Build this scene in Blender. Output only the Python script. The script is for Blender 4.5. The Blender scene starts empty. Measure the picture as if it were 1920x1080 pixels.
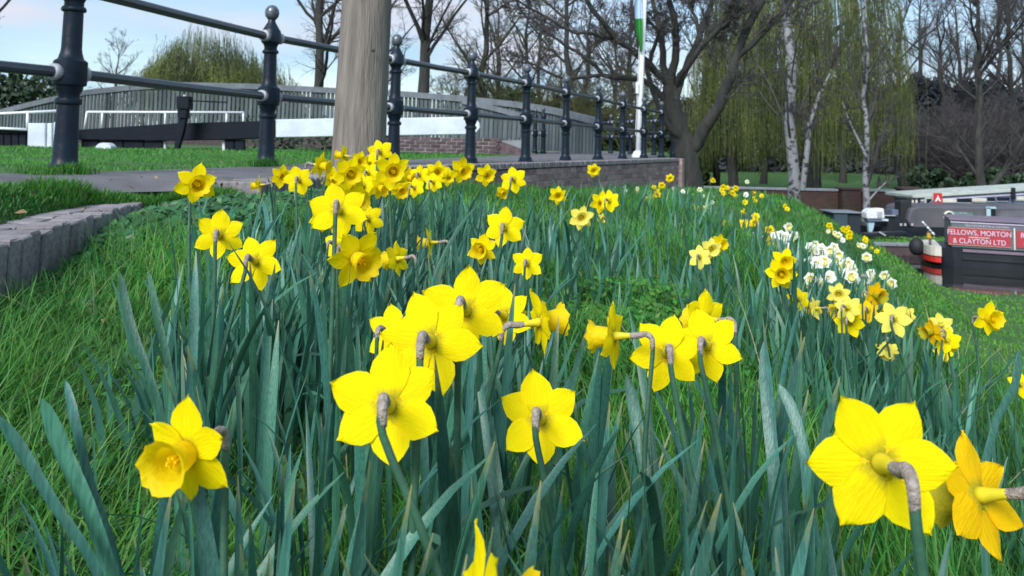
import bpy, bmesh, math, random
import numpy as np
from mathutils import Vector, Matrix
random.seed(7)
RNG = np.random.default_rng(11)
R = math.radians
SC = bpy.context.scene
COL = SC.collection

# ------------------------------------------------------------ camera
F = 1500.0                      # focal length in photo pixels (frame 1920 x 1080)
PITCH, ROLL = R(4.0), R(1.2)
PPY = 272.0 - F * math.tan(PITCH)
fw = Vector((0, math.cos(PITCH), math.sin(PITCH)))
r0 = Vector((1, 0, 0)); u0 = r0.cross(fw)
rt = r0 * math.cos(ROLL) + u0 * math.sin(ROLL)
up = u0 * math.cos(ROLL) - r0 * math.sin(ROLL)
cam_d = bpy.data.cameras.new('camera'); cam = bpy.data.objects.new('camera', cam_d); COL.objects.link(cam)
cam.matrix_world = Matrix(((rt.x, up.x, -fw.x, 0), (rt.y, up.y, -fw.y, 0), (rt.z, up.z, -fw.z, 0), (0, 0, 0, 1)))
cam_d.sensor_width = 36; cam_d.lens = F / 1920 * 36
cam_d.shift_y = -(540 - PPY) / 1920
cam_d.clip_start = 0.02; cam_d.clip_end = 1500
cam_d.dof.use_dof = True; cam_d.dof.focus_distance = 1.05; cam_d.dof.aperture_fstop = 15
SC.camera = cam

def pix(px, py, d):
    """world point seen at photo pixel (px,py) whose y coordinate is d"""
    v = fw + rt * ((px - 960) / F) - up * ((py - PPY) / F)
    return v * (d / v.y)
def proj(p):
    p = Vector(p); z = p.dot(fw)
    return 960 + F * p.dot(rt) / z, PPY - F * p.dot(up) / z
def pixz(px, d, z):
    """world point at depth d and height z that shows at column px"""
    lo = 0.0
    x = (px - 960) / F * d
    for _ in range(6):
        q = proj((x, d, z))[0]; x += (px - q) / F * d
    return Vector((x, d, z))

# ------------------------------------------------------------ world, sun, exposure
world = bpy.data.worlds.new('World'); SC.world = world; world.use_nodes = True
SUN_EL, SUN_AZ = R(38), R(205)         # azimuth clockwise from +Y: behind the camera, a little to the left
wn = world.node_tree.nodes; wl = world.node_tree.links
bg = wn['Background']; bg.inputs['Strength'].default_value = 0.09
sky = wn.new('ShaderNodeTexSky'); sky.sky_type = 'NISHITA'; sky.sun_disc = False
sky.sun_elevation = SUN_EL; sky.sun_rotation = SUN_AZ
sky.air_density = 1.0; sky.dust_density = 0.6; sky.ozone_density = 2.0
tc = wn.new('ShaderNodeTexCoord')
mp = wn.new('ShaderNodeMapping'); mp.inputs['Scale'].default_value = (3.0, 3.0, 16.0)
wl.new(tc.outputs['Generated'], mp.inputs['Vector'])
nz = wn.new('ShaderNodeTexNoise'); nz.inputs['Scale'].default_value = 1.1; nz.inputs['Detail'].default_value = 7; nz.inputs['Roughness'].default_value = .55
wl.new(mp.outputs[0], nz.inputs['Vector'])
rp = wn.new('ShaderNodeValToRGB'); rp.color_ramp.elements[0].position = .36; rp.color_ramp.elements[1].position = .62
rp.color_ramp.elements[0].color = (.12, .12, .12, 1); rp.color_ramp.elements[1].color = (.95, .95, .95, 1)
wl.new(nz.outputs['Fac'], rp.inputs[0])
mp2 = wn.new('ShaderNodeMapping'); mp2.inputs['Scale'].default_value = (1.6, 1.6, 7.0); mp2.inputs['Location'].default_value = (2.7, 1.1, 0)
wl.new(tc.outputs['Generated'], mp2.inputs['Vector'])
nz2 = wn.new('ShaderNodeTexNoise'); nz2.inputs['Scale'].default_value = 1.7; nz2.inputs['Detail'].default_value = 4
wl.new(mp2.outputs[0], nz2.inputs['Vector'])
rp2 = wn.new('ShaderNodeValToRGB'); rp2.color_ramp.elements[0].position = .47; rp2.color_ramp.elements[1].position = .72
rp2.color_ramp.elements[0].color = (3.0, 4.4, 5.6, 1); rp2.color_ramp.elements[1].color = (5.3, 4.7, 5.1, 1)
wl.new(nz2.outputs['Fac'], rp2.inputs[0])
mxs = wn.new('ShaderNodeMix'); mxs.data_type = 'RGBA'
wl.new(rp.outputs[0], mxs.inputs[0]); wl.new(sky.outputs[0], mxs.inputs[6]); wl.new(rp2.outputs[0], mxs.inputs[7])
wl.new(mxs.outputs[2], bg.inputs['Color'])
sun_d = bpy.data.lights.new('sun', 'SUN'); sun_d.energy = 2.5; sun_d.angle = R(28); sun_d.color = (1, .98, .95)
sun = bpy.data.objects.new('sun', sun_d); COL.objects.link(sun)
sd = Vector((math.sin(SUN_AZ) * math.cos(SUN_EL), math.cos(SUN_AZ) * math.cos(SUN_EL), math.sin(SUN_EL)))
sun.rotation_euler = sd.to_track_quat('Z', 'Y').to_euler()
SC.view_settings.view_transform = 'Standard'; SC.view_settings.look = 'None'
SC.view_settings.gamma = 1; SC.view_settings.use_curve_mapping = False
SC.view_settings.exposure = 0.95
SC.render.film_transparent = False
SC.cycles.max_bounces = 6; SC.cycles.transparent_max_bounces = 6; SC.cycles.use_denoising = True
SC.cycles.caustics_reflective = False; SC.cycles.caustics_refractive = False

# ------------------------------------------------------------ materials
def mat(name, col, rough=.7, col2=None, scale=8, detail=4, bump=0.0, bscale=40, metal=0, spec=.5, var=0.0, attr=None,
        stretch=None, trans=0.0, coord='Object', lo=.35, hi=.65, huevar=0.0):
    m = bpy.data.materials.new(name); m.use_nodes = True
    nt = m.node_tree; n = nt.nodes; l = nt.links; b = n['Principled BSDF']
    b.inputs['Roughness'].default_value = rough; b.inputs['Metallic'].default_value = metal
    b.inputs['Specular IOR Level'].default_value = spec
    co = n.new('ShaderNodeTexCoord'); mpn = n.new('ShaderNodeMapping')
    l.new(co.outputs[coord], mpn.inputs[0])
    if stretch: mpn.inputs['Scale'].default_value = stretch
    src = None
    rgb = n.new('ShaderNodeRGB'); rgb.outputs[0].default_value = (*col, 1); src = rgb.outputs[0]
    if col2:
        t = n.new('ShaderNodeTexNoise'); t.inputs['Scale'].default_value = scale; t.inputs['Detail'].default_value = detail
        l.new(mpn.outputs[0], t.inputs['Vector'])
        rr = n.new('ShaderNodeMapRange'); rr.inputs['From Min'].default_value = lo; rr.inputs['From Max'].default_value = hi
        l.new(t.outputs['Fac'], rr.inputs['Value'])
        mx = n.new('ShaderNodeMix'); mx.data_type = 'RGBA'
        l.new(rr.outputs[0], mx.inputs[0]); mx.inputs[6].default_value = (*col, 1); mx.inputs[7].default_value = (*col2, 1)
        src = mx.outputs[2]
    if var or huevar:
        if attr:
            a = n.new('ShaderNodeAttribute'); a.attribute_name = attr; rv = a.outputs['Fac']
        else:
            a = n.new('ShaderNodeObjectInfo'); rv = a.outputs['Random']
        hs = n.new('ShaderNodeHueSaturation')
        r1 = n.new('ShaderNodeMapRange'); r1.inputs['To Min'].default_value = 1 - var; r1.inputs['To Max'].default_value = 1 + var
        l.new(rv, r1.inputs['Value']); l.new(r1.outputs[0], hs.inputs['Value'])
        if huevar:
            mt = n.new('ShaderNodeMath'); mt.operation = 'MULTIPLY'; mt.inputs[1].default_value = 7.31; l.new(rv, mt.inputs[0])
            fr = n.new('ShaderNodeMath'); fr.operation = 'FRACT'; l.new(mt.outputs[0], fr.inputs[0])
            r2 = n.new('ShaderNodeMapRange'); r2.inputs['To Min'].default_value = .5 - huevar; r2.inputs['To Max'].default_value = .5 + huevar
            l.new(fr.outputs[0], r2.inputs['Value']); l.new(r2.outputs[0], hs.inputs['Hue'])
        l.new(src, hs.inputs['Color']); src = hs.outputs[0]
    l.new(src, b.inputs['Base Color'])
    if bump:
        t = n.new('ShaderNodeTexNoise'); t.inputs['Scale'].default_value = bscale; t.inputs['Detail'].default_value = 5
        l.new(mpn.outputs[0], t.inputs['Vector'])
        bp = n.new('ShaderNodeBump'); bp.inputs['Strength'].default_value = bump; bp.inputs['Distance'].default_value = .02
        l.new(t.outputs['Fac'], bp.inputs['Height']); l.new(bp.outputs[0], b.inputs['Normal'])
    if trans:
        tr = n.new('ShaderNodeBsdfTranslucent'); l.new(src, tr.inputs['Color'])
        ms = n.new('ShaderNodeMixShader'); ms.inputs[0].default_value = trans
        l.new(b.outputs[0], ms.inputs[1]); l.new(tr.outputs[0], ms.inputs[2]); l.new(ms.outputs[0], n['Material Output'].inputs[0])
    return m

M = {}
M['petal'] = mat('yellow petal', (.93, .79, .002), .7, (.91, .715, .002), 900, 3, bump=.25, bscale=700, trans=.35, spec=.10, var=.05, stretch=(1, .05, 1))
M['petal_pale'] = mat('pale yellow petal', (.93, .84, .16), .65, (.88, .75, .09), 900, 3, bump=.25, bscale=700, trans=.3, spec=.12, var=.05, stretch=(1, .05, 1))
M['petal_gold'] = mat('golden petal', (.93, .60, .003), .65, (.90, .53, .002), 900, 3, bump=.25, bscale=700, trans=.3, spec=.12, stretch=(1, .05, 1))
M['petal_white'] = mat('white petal', (.86, .90, .84), .55, (.80, .86, .78), 60, 3, trans=.25, spec=.25)
M['trumpet'] = mat('trumpet yellow', (.93, .72, .004), .6, (.93, .66, .003), 70, 3, bump=.2, bscale=150, trans=.42, spec=.25)
M['trumpet_pale'] = mat('trumpet cream yellow', (.9, .78, .15), .55, trans=.3, spec=.25)
M['tube'] = mat('flower tube green yellow', (.62, .56, .02), .6, (.80, .64, .02), 90, trans=.2)
M['spathe'] = mat('papery spathe', (.54, .48, .45), .8, (.34, .28, .24), 260, 4, bump=.5, bscale=500, trans=.25, spec=.2)
M['stem'] = mat('flower stem', (.045, .13, .075), .45, (.03, .09, .06), 30, 3, bump=.1, bscale=120)
M['leaf'] = mat('daffodil leaf', (.060, .200, .140), .40, (.030, .118, .086), 5, 3, bump=.12, bscale=8, trans=.25, spec=.6, var=.38, huevar=.03, stretch=(60, 60, .8))
M['leafs'] = mat('daffodil leaves far', (.060, .195, .13), .45, trans=.25, spec=.55, var=.4, huevar=.03, attr='rnd')
M['grass'] = mat('grass blades', (.078, .25, .036), .5, (.044, .165, .030), 1.3, 3, trans=.35, spec=.35, var=.45, huevar=.03, attr='rnd')
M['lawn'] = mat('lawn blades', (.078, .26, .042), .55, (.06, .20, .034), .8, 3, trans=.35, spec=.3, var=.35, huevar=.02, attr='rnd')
M['lawn_low'] = mat('sunnier mown blades', (.14, .36, .04), .55, (.105, .29, .035), .5, 3, trans=.35, spec=.3, var=.3, huevar=.02, attr='rnd')  # brighter lawn green, with the light on the lower lawn put into the colour
M['straw'] = mat('dry grass', (.36, .34, .2), .7, var=.2, attr='rnd', trans=.2)
M['ivy'] = mat('ivy leaf', (.030, .12, .035), .4, trans=.15, var=.5, huevar=.03, attr='rnd')
M['ground'] = mat('grassy soil', (.026, .085, .016), .95, (.042, .12, .022), 3.0, 8, bump=.7, bscale=25)
M['path'] = mat('path tarmac', (.155, .155, .17), .85, (.10, .10, .11), 5, 8, bump=.5, bscale=160)
M['iron'] = mat('navy painted iron', (.004, .014, .030), .42, (.003, .009, .020), 9, 5, bump=.15, bscale=30, spec=.32)
M['collar'] = mat('worn pale collar', (.45, .46, .50), .5, (.3, .3, .34), 40, 4)
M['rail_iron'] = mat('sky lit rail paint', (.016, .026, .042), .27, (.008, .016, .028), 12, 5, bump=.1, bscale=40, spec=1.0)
M['finial'] = mat('navy iron with painted sky highlight', (.11, .13, .16), .28, (.03, .04, .06), 30, 3, spec=.8)  # paler than the posts: sky highlights on the balls put into the colour
M['white_iron'] = mat('white painted iron', (.72, .76, .80), .45, (.6, .64, .68), 14)
M['black_wood'] = mat('black painted timber', (.003, .006, .014), .55, (.006, .010, .018), 4, 4, bump=.3, bscale=20, stretch=(1, 1, 6), spec=.15)
M['white_wood'] = mat('white painted timber', (.60, .66, .73), .5, (.47, .53, .60), 3, 6, bump=.2, bscale=20)
M['pole'] = mat('weathered timber pole', (.235, .208, .188), .85, (.115, .102, .093), 9, 8, bump=.6, bscale=30, stretch=(4, 4, .28), lo=.3, hi=.7)
M['paling'] = mat('grey weathered paling', (.095, .122, .135), .85, (.06, .078, .088), 6, 5, var=.3, stretch=(3, 3, .5), bump=.3)
M['rail_wood'] = mat('grey capping rail', (.145, .165, .195), .8, (.10, .12, .14), 5, 5, bump=.2)
M['concrete'] = mat('grey boards', (.22, .24, .27), .85, (.17, .185, .21), 3, 5)
M['brick'] = mat('mauve brick', (.35, .235, .225), .9, (.22, .155, .165), 16, 6, bump=.6, bscale=60, var=.32, huevar=.02)
M['brick_grey'] = mat('weathered edge brick', (.26, .24, .255), .9, (.16, .145, .16), 18, 6, bump=.45, bscale=50, var=.2, huevar=.015)
M['brick_dark'] = mat('dark brick', (.115, .08, .085), .9, (.065, .05, .06), 10, 6, bump=.6, bscale=60, var=.4)
M['mortar'] = mat('mortar', (.42, .39, .39), .95, (.28, .26, .27), 12, 5, bump=.4)
M['bark'] = mat('grey brown bark', (.046, .044, .040), .95, (.020, .022, .022), 7, 6, bump=1.0, bscale=22, stretch=(1, 1, .3))
M['twig'] = mat('bare twigs', (.075, .068, .072), .9, (.050, .047, .052), 3)
M['twig_olive'] = mat('budding twigs', (.085, .085, .03), .9, (.055, .06, .028), 1)
M['bark_birch'] = mat('birch bark', (.21, .22, .235), .8, (.03, .03, .035), 5.5, 6, bump=.5, bscale=30, stretch=(1, 1, 1.3), lo=.50, hi=.60)
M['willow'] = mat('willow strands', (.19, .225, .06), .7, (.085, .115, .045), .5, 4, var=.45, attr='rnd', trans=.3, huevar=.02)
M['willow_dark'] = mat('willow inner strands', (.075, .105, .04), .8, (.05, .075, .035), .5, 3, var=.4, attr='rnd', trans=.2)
M['wood_mass'] = mat('woodland twigs', (.034, .042, .052), .95, (.022, .030, .038), .25, 4, var=.4, attr='rnd', huevar=.02)
M['hedge'] = mat('hedge leaves', (.055, .085, .022), .9, (.035, .05, .02), .5, 4, var=.5, attr='rnd', huevar=.04)
M['evergreen'] = mat('dark leaves', (.018, .045, .02), .7, (.03, .06, .03), 1, 3, var=.5, attr='rnd')

def blend_axis(m, axis_, a, b, col):
    """pigment change along the object's own axis (the petal's green base, the leaf's withered tip)"""
    nt = m.node_tree; n = nt.nodes; l = nt.links; pb = n['Principled BSDF']; src = pb.inputs['Base Color'].links[0].from_socket
    co = n.new('ShaderNodeTexCoord'); sx = n.new('ShaderNodeSeparateXYZ'); l.new(co.outputs['Object'], sx.inputs[0])
    t = n.new('ShaderNodeTexNoise'); t.inputs['Scale'].default_value = 40 / max(abs(b - a) * 10, .1); l.new(co.outputs['Object'], t.inputs['Vector'])
    ma = n.new('ShaderNodeMath'); ma.operation = 'MULTIPLY_ADD'; ma.inputs[1].default_value = (b - a) * .8; l.new(t.outputs['Fac'], ma.inputs[0]); l.new(sx.outputs[axis_], ma.inputs[2])
    r = n.new('ShaderNodeMapRange'); r.inputs['From Min'].default_value = a + (b - a) * .4; r.inputs['From Max'].default_value = b + (b - a) * .4; l.new(ma.outputs[0], r.inputs['Value'])
    mx = n.new('ShaderNodeMix'); mx.data_type = 'RGBA'; l.new(r.outputs[0], mx.inputs[0]); l.new(src, mx.inputs[6]); mx.inputs[7].default_value = (*col, 1)
    for lk in list(src.links):
        if lk.to_node != mx: 
            q = lk.to_socket; l.remove(lk); l.new(mx.outputs[2], q)
for k_ in ('petal', 'petal_pale', 'petal_gold'): blend_axis(M[k_], 'Y', .013, .005, (.42, .38, .02))
blend_axis(M['petal_white'], 'Y', .012, .005, (.55, .60, .25))
blend_axis(M['leaf'], 'Z', .90, 1.0, (.30, .27, .10))

# ------------------------------------------------------------ object helpers
def tag(o, label=None, cat=None, group=None, kind=None):
    if label: o['label'] = label
    if cat: o['category'] = cat
    if group: o['group'] = group
    if kind: o['kind'] = kind
    return o
def empty(name, loc, label=None, cat=None, group=None):
    o = bpy.data.objects.new(name, None); o.empty_display_size = .1; COL.objects.link(o); o.location = loc
    return tag(o, label, cat, group)
def link(name, me, m=None, parent=None, mw=None, local=None):
    """mesh object; mw = world matrix, local = matrix relative to the parent (parents carry translation only)"""
    if m is not None and not me.materials: me.materials.append(m)
    o = bpy.data.objects.new(name, me); COL.objects.link(o)
    if parent is not None:
        o.parent = parent
        off = Vector((0, 0, 0)); q = parent
        while q is not None: off += q.matrix_basis.translation; q = q.parent
        if mw is None: mw = Matrix.Identity(4)
        o.matrix_basis = Matrix.Translation(-off) @ mw
    elif mw is not None: o.matrix_basis = mw
    return o
class MB:
    def __init__(s): s.v = []; s.f = []
    def add(s, vs, fs):
        b = len(s.v); s.v += [tuple(v) for v in vs]; s.f += [tuple(b + i for i in f) for f in fs]; return s
    def box(s, c, size, rot=None):
        x, y, z = [q / 2 for q in size]; c = Vector(c)
        vs = [Vector((a * x, b * y, e * z)) for e in (-1, 1) for b in (-1, 1) for a in (-1, 1)]
        if rot is not None: vs = [rot @ v for v in vs]
        return s.add([v + c for v in vs], [(0, 2, 3, 1), (4, 5, 7, 6), (0, 1, 5, 4), (2, 6, 7, 3), (0, 4, 6, 2), (1, 3, 7, 5)])
    def tube(s, pts, rad, n=8, cap=True, squash=1.0):
        pts = [Vector(p) for p in pts]; k = len(pts)
        if not hasattr(rad, '__len__'): rad = [rad] * k
        t0 = (pts[1] - pts[0]).normalized()
        a = t0.orthogonal().normalized(); vs = []; fs = []
        for i in range(k):
            t = (pts[min(i + 1, k - 1)] - pts[max(i - 1, 0)]).normalized()
            a = (a - t * a.dot(t)).normalized(); b = t.cross(a)
            for j in range(n):
                q = 2 * math.pi * j / n
                vs.append(pts[i] + a * (math.cos(q) * rad[i]) + b * (math.sin(q) * rad[i] * squash))
        for i in range(k - 1):
            for j in range(n):
                j2 = (j + 1) % n
                fs.append((i * n + j, i * n + j2, (i + 1) * n + j2, (i + 1) * n + j))
        if cap: fs.append(tuple(range(n))[::-1]); fs.append(tuple((k - 1) * n + j for j in range(n)))
        return s.add(vs, fs)
    def lathe(s, prof, n=16, c=(0, 0, 0)):
        vs = []; fs = []; c = Vector(c)
        for r_, z in prof:
            for j in range(n):
                q = 2 * math.pi * j / n; vs.append(c + Vector((r_ * math.cos(q), r_ * math.sin(q), z)))
        for i in range(len(prof) - 1):
            for j in range(n):
                j2 = (j + 1) % n; fs.append((i * n + j, i * n + j2, (i + 1) * n + j2, (i + 1) * n + j))
        fs.append(tuple(range(n))[::-1]); fs.append(tuple((len(prof) - 1) * n + j for j in range(n)))
        return s.add(vs, fs)
    def prism(s, poly, v0, v1):
        """extrude polygon of 3-D points from offset v0 to offset v1"""
        k = len(poly); v0 = Vector(v0); v1 = Vector(v1)
        vs = [Vector(p) + v0 for p in poly] + [Vector(p) + v1 for p in poly]
        return s.add(vs, [tuple(range(k))[::-1], tuple(range(k, 2 * k))] + [(i, (i + 1) % k, k + (i + 1) % k, k + i) for i in range(k)])
    def mesh(s, name, smooth=False, bevel=0):
        me = bpy.data.meshes.new(name); me.from_pydata(s.v, [], s.f); me.update()
        if True:
            bm = bmesh.new(); bm.from_mesh(me)
            if bevel:
                bmesh.ops.bevel(bm, geom=bm.edges[:], offset=bevel, segments=1, affect='EDGES')
            bmesh.ops.recalc_face_normals(bm, faces=bm.faces); bm.to_mesh(me); bm.free()
        if smooth:
            me.shade_smooth()
        return me
    def build(s, name, m, parent=None, smooth=False, bevel=0, mw=None):
        return link(name, s.mesh(name, smooth, bevel), m, parent, mw)
def np_mesh(name, v, f, rnd=None, smooth=False):
    """v (n,3), f (m,k) with constant k"""
    me = bpy.data.meshes.new(name); k = f.shape[1]
    me.vertices.add(len(v)); me.vertices.foreach_set('co', v.astype(np.float32).ravel())
    me.loops.add(f.size); me.loops.foreach_set('vertex_index', f.astype(np.int32).ravel())
    me.polygons.add(len(f)); me.polygons.foreach_set('loop_start', np.arange(0, f.size, k, dtype=np.int32))
    me.update(calc_edges=True)
    if rnd is not None:
        a = me.attributes.new('rnd', 'FLOAT', 'POINT'); a.data.foreach_set('value', rnd.astype(np.float32))
    if smooth: me.shade_smooth()
    return me
def sheet(name, xs, ys, zf, m, kind='structure'):
    X, Y = np.meshgrid(xs, ys); Z = zf(X.ravel(), Y.ravel())
    v = np.stack([X.ravel(), Y.ravel(), Z], 1); nx = len(xs); ny = len(ys)
    i = np.arange(nx - 1)[None, :] + nx * np.arange(ny - 1)[:, None]; i = i.ravel()
    f = np.stack([i, i + 1, i + 1 + nx, i + nx], 1)
    o = link(name, np_mesh(name, v, f, smooth=True), m); tag(o, kind=kind); return o
def ribbons(base, az, lean, bend, length, width, segs=3, tipw=0.0, rnd=None, fold=None, shape=1.0):
    N = len(base); t = np.linspace(0, 1, segs + 1)
    ang = lean[:, None] + bend[:, None] * (t[None, :] ** 1.3)
    step = length[:, None] / segs
    hx = np.concatenate([np.zeros((N, 1)), np.cumsum(np.sin(ang[:, :-1]) * step, 1)], 1)
    hz = np.concatenate([np.zeros((N, 1)), np.cumsum(np.cos(ang[:, :-1]) * step, 1)], 1)
    P = np.stack([base[:, 0:1] + hx * np.cos(az)[:, None], base[:, 1:2] + hx * np.sin(az)[:, None], base[:, 2:3] + hz], 2)
    sa = az + math.pi / 2 + RNG.uniform(-.9, .9, N)
    S = np.stack([np.cos(sa), np.sin(sa), np.zeros(N)], 1)
    w = width[:, None] * (1 - (t[None, :] ** (2.2 * shape))) * .5 + width[:, None] * tipw
    w[:, -1] = width * .04
    A = P + S[:, None, :] * w[:, :, None]; B = P - S[:, None, :] * w[:, :, None]
    V = np.stack([A, B], 2).reshape(N, -1, 3); nv = 2 * (segs + 1)
    q = np.array([[2 * i, 2 * i + 1, 2 * i + 3, 2 * i + 2] for i in range(segs)])
    Fc = (np.arange(N)[:, None, None] * nv + q[None]).reshape(-1, 4)
    if rnd is None: rnd = RNG.random(N)
    return V.reshape(-1, 3), Fc, np.repeat(rnd, nv)

# ------------------------------------------------------------ terrain
TAIL = [(-1.02, 4.2, -.31), (-.97, 5.9, -.35),
      (-.6, 7.2, -.41), (.25, 9.0, -.5), (1.6, 12.0, -.62), (3.35, 16.0, -.81), (3.5, 17.6, -.9), (4.6, 22.0, -1.25), (10.0, 50.0, -2.2), (22, 120, -2.3), (60, 400, -2.3)]
# WL: foot of the walls;  WP: line the slope of the bank is measured from
WL = [(-1.6, -4.0, -.6), (-.95, -.8, -.52), (-1.0, 1.0, -.45), (-1.24, 1.96, -.41), (-1.35, 2.5, -.40), (-1.52, 3.37, -.39), (-1.12, 3.60, -.33)] + TAIL
WP = [(-6.5, -4.0, -.6), (-3.2, -.8, -.52), (-1.95, 1.4, -.42), (-1.62, 2.4, -.39), (-1.5, 3.3, -.38), (-1.12, 3.55, -.33)] + TAIL
WA = np.array(WL); WPA = np.array(WP)
def wall_dist(x, y, WA=WA):
    """signed distance to the wall line (right positive) and the height of the ground at its foot"""
    best = np.full(x.shape, 1e9); sg = np.ones(x.shape); zb = np.zeros(x.shape)
    for a, b in zip(WA[:-1], WA[1:]):
        dx, dy = b[0] - a[0], b[1] - a[1]; L2 = dx * dx + dy * dy
        t = np.clip(((x - a[0]) * dx + (y - a[1]) * dy) / L2, 0, 1)
        qx = a[0] + t * dx; qy = a[1] + t * dy
        d = np.hypot(x - qx, y - qy); c = dy * (x - a[0]) - dx * (y - a[1])
        m = d < best - 1e-9
        best = np.where(m, d, best); sg = np.where(m, np.sign(c), sg); zb = np.where(m, a[2] + t * (b[2] - a[2]), zb)
    return best * sg, zb
PS = [0, 1, 1.8, 2.2, 2.6, 3.5, 4.8, 6.5, 12]; PZ = [0, -.05, -.10, -.15, -.34, -.88, -1.72, -2.1, -2.4]
def sstep(a, b, v):
    t = np.clip((v - a) / (b - a), 0, 1); return t * t * (3 - 2 * t)
def hump(x, y):
    return .04 * np.sin(x * 1.3 + 1) * np.cos(y * 1.1) + .015 * np.sin(x * 5.1 + y * 3.3) + .012 * np.sin(y * 7.7 - x * 2.9)
def height(x, y):
    x = np.asarray(x, float); y = np.asarray(y, float)
    s, _ = wall_dist(x, y); sp, zb = wall_dist(x, y, WPA); sp = np.maximum(sp, 0)
    emb = zb + np.interp(sp, PS, PZ) + hump(x, y) * np.clip(s, 0, 1)
    low = -2.5 + 0 * x
    k = .22; hh = np.clip(.5 + .5 * (emb - low) / k, 0, 1)            # smooth maximum
    emb = low * (1 - hh) + emb * hh + k * hh * (1 - hh)
    plat = -.20 - .075 * sstep(-.36, -.12, s) * sstep(3.7, 3.2, y) + 0 * x
    z = np.where(s > 0, emb, np.where(s < -.22, plat, plat + (emb - plat) * sstep(-.22, 0, s)))
    # canal basin in front (near bank, left bank, far quay at y = 21) and the arm behind
    n1 = (y - (14.75 - .10 * (x - 8.3))); n2 = ((x - 7.75) - (y - 14.75) * .27) * .96; n3 = (21.05 - y)
    ins = np.minimum(np.minimum(n1, n2), n3 * 3)
    z = z + (-3.5 - z) * sstep(0, .5, ins)
    m1 = (y - 24.2) * 3; m2 = (x - 10.7) * 3; m3 = (30.0 - y) * 3
    ins = np.minimum(np.minimum(m1, m2), m3)
    z = z + (-3.5 - z) * sstep(0, .3, ins)
    far = np.hypot(x, y)
    z = z + np.where((far > 70) & (x > 10), (far - 70) * .03, 0)
    return z
def H(x, y): return float(height(np.array([x]), np.array([y]))[0])
def axis(near0, near1, step, lo, hi):
    a = list(np.arange(near0, near1, step)); st = step; v = near1
    while v < hi: a.append(v); st *= 1.25; v += st
    a.append(hi); st = step; v = near0 - step; b = []
    while v > lo: b.append(v); st *= 1.25; v -= st
    b.append(lo); return np.array(b[::-1] + a)
sheet('ground', axis(-6, 14, .12, -600, 600), axis(-1.5, 31, .13, -60, 900), height, M['ground'])

# path strip between the lawn and the wall
PB = [(-5.2, .5), (-3.4, 2.9), (-2.5, 4.0), (-2.22, 4.4), (-1.9, 5.5), (-1.3, 8.8), (-.55, 12), (.3, 15.8), (.9, 20), (.6, 25), (2.5, 34)]
PN = [(-3.2, .3), (-2.4, 1.0), (-1.95, 1.7), (-1.80, 2.3), (-1.79, 2.9), (-1.74, 3.25), (-1.55, 3.45), (-1.30, 3.66), (-1.18, 3.85), (-1.14, 5.9), (-.85, 7.3), (-.02, 9.1), (1.35, 12.1), (3.1, 16.1), (4.2, 22), (5.0, 26)]
def resample(pts, n):
    p = np.array(pts, float); d = np.concatenate([[0], np.cumsum(np.hypot(*np.diff(p, axis=0).T))]); t = np.linspace(0, d[-1], n)
    return np.stack([np.interp(t, d, p[:, i]) for i in range(p.shape[1])], 1)
def strip(name, A, B, z, m):
    n = 160; yy = np.linspace(-.5, 33.5, n) if False else np.concatenate([np.linspace(.5, 6, 80), np.linspace(6.3, 34, 80)])
    A = np.array(A); B = np.array(B)
    fa = np.stack([np.interp(yy, A[:, 1], A[:, 0]), yy], 1); fb = np.stack([np.interp(yy, B[:, 1], B[:, 0]), yy], 1)
    v = []
    for k in range(7):
        q = fa + (fb - fa) * k / 6; v.append(np.concatenate([q, (np.maximum(height(q[:, 0], q[:, 1]), -.24) + .008 + .012 * math.sin(math.pi * k / 6))[:, None]], 1))
    v = np.concatenate(v); i = (np.arange(n - 1)[None] + n * np.arange(6)[:, None]).ravel()
    o = link(name, np_mesh(name, v, np.stack([i, i + 1, i + 1 + n, i + n], 1), smooth=True), m); tag(o, kind='structure')
strip('path', PB, PN, -.194, M['path'])

# water
wm = bpy.data.materials.new('canal water'); wm.use_nodes = True; b = wm.node_tree.nodes['Principled BSDF']
b.inputs['Base Color'].default_value = (.012, .014, .013, 1); b.inputs['Roughness'].default_value = .06; b.inputs['IOR'].default_value = 1.33
b.inputs['Specular IOR Level'].default_value = 1.0
t = wm.node_tree.nodes.new('ShaderNodeTexNoise'); t.inputs['Scale'].default_value = 1.6; t.inputs['Detail'].default_value = 4
c = wm.node_tree.nodes.new('ShaderNodeTexCoord'); wm.node_tree.links.new(c.outputs['Object'], t.inputs['Vector'])
bp = wm.node_tree.nodes.new('ShaderNodeBump'); bp.inputs['Strength'].default_value = .10; bp.inputs['Distance'].default_value = .03
wm.node_tree.links.new(t.outputs['Fac'], bp.inputs['Height']); wm.node_tree.links.new(bp.outputs[0], b.inputs['Normal'])
sheet('canal_water', np.array([7.5, 20, 40, 90.]), np.array([10., 18, 21, 24, 30.2]), lambda x, y: np.full(x.shape, -2.65), wm)
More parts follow.
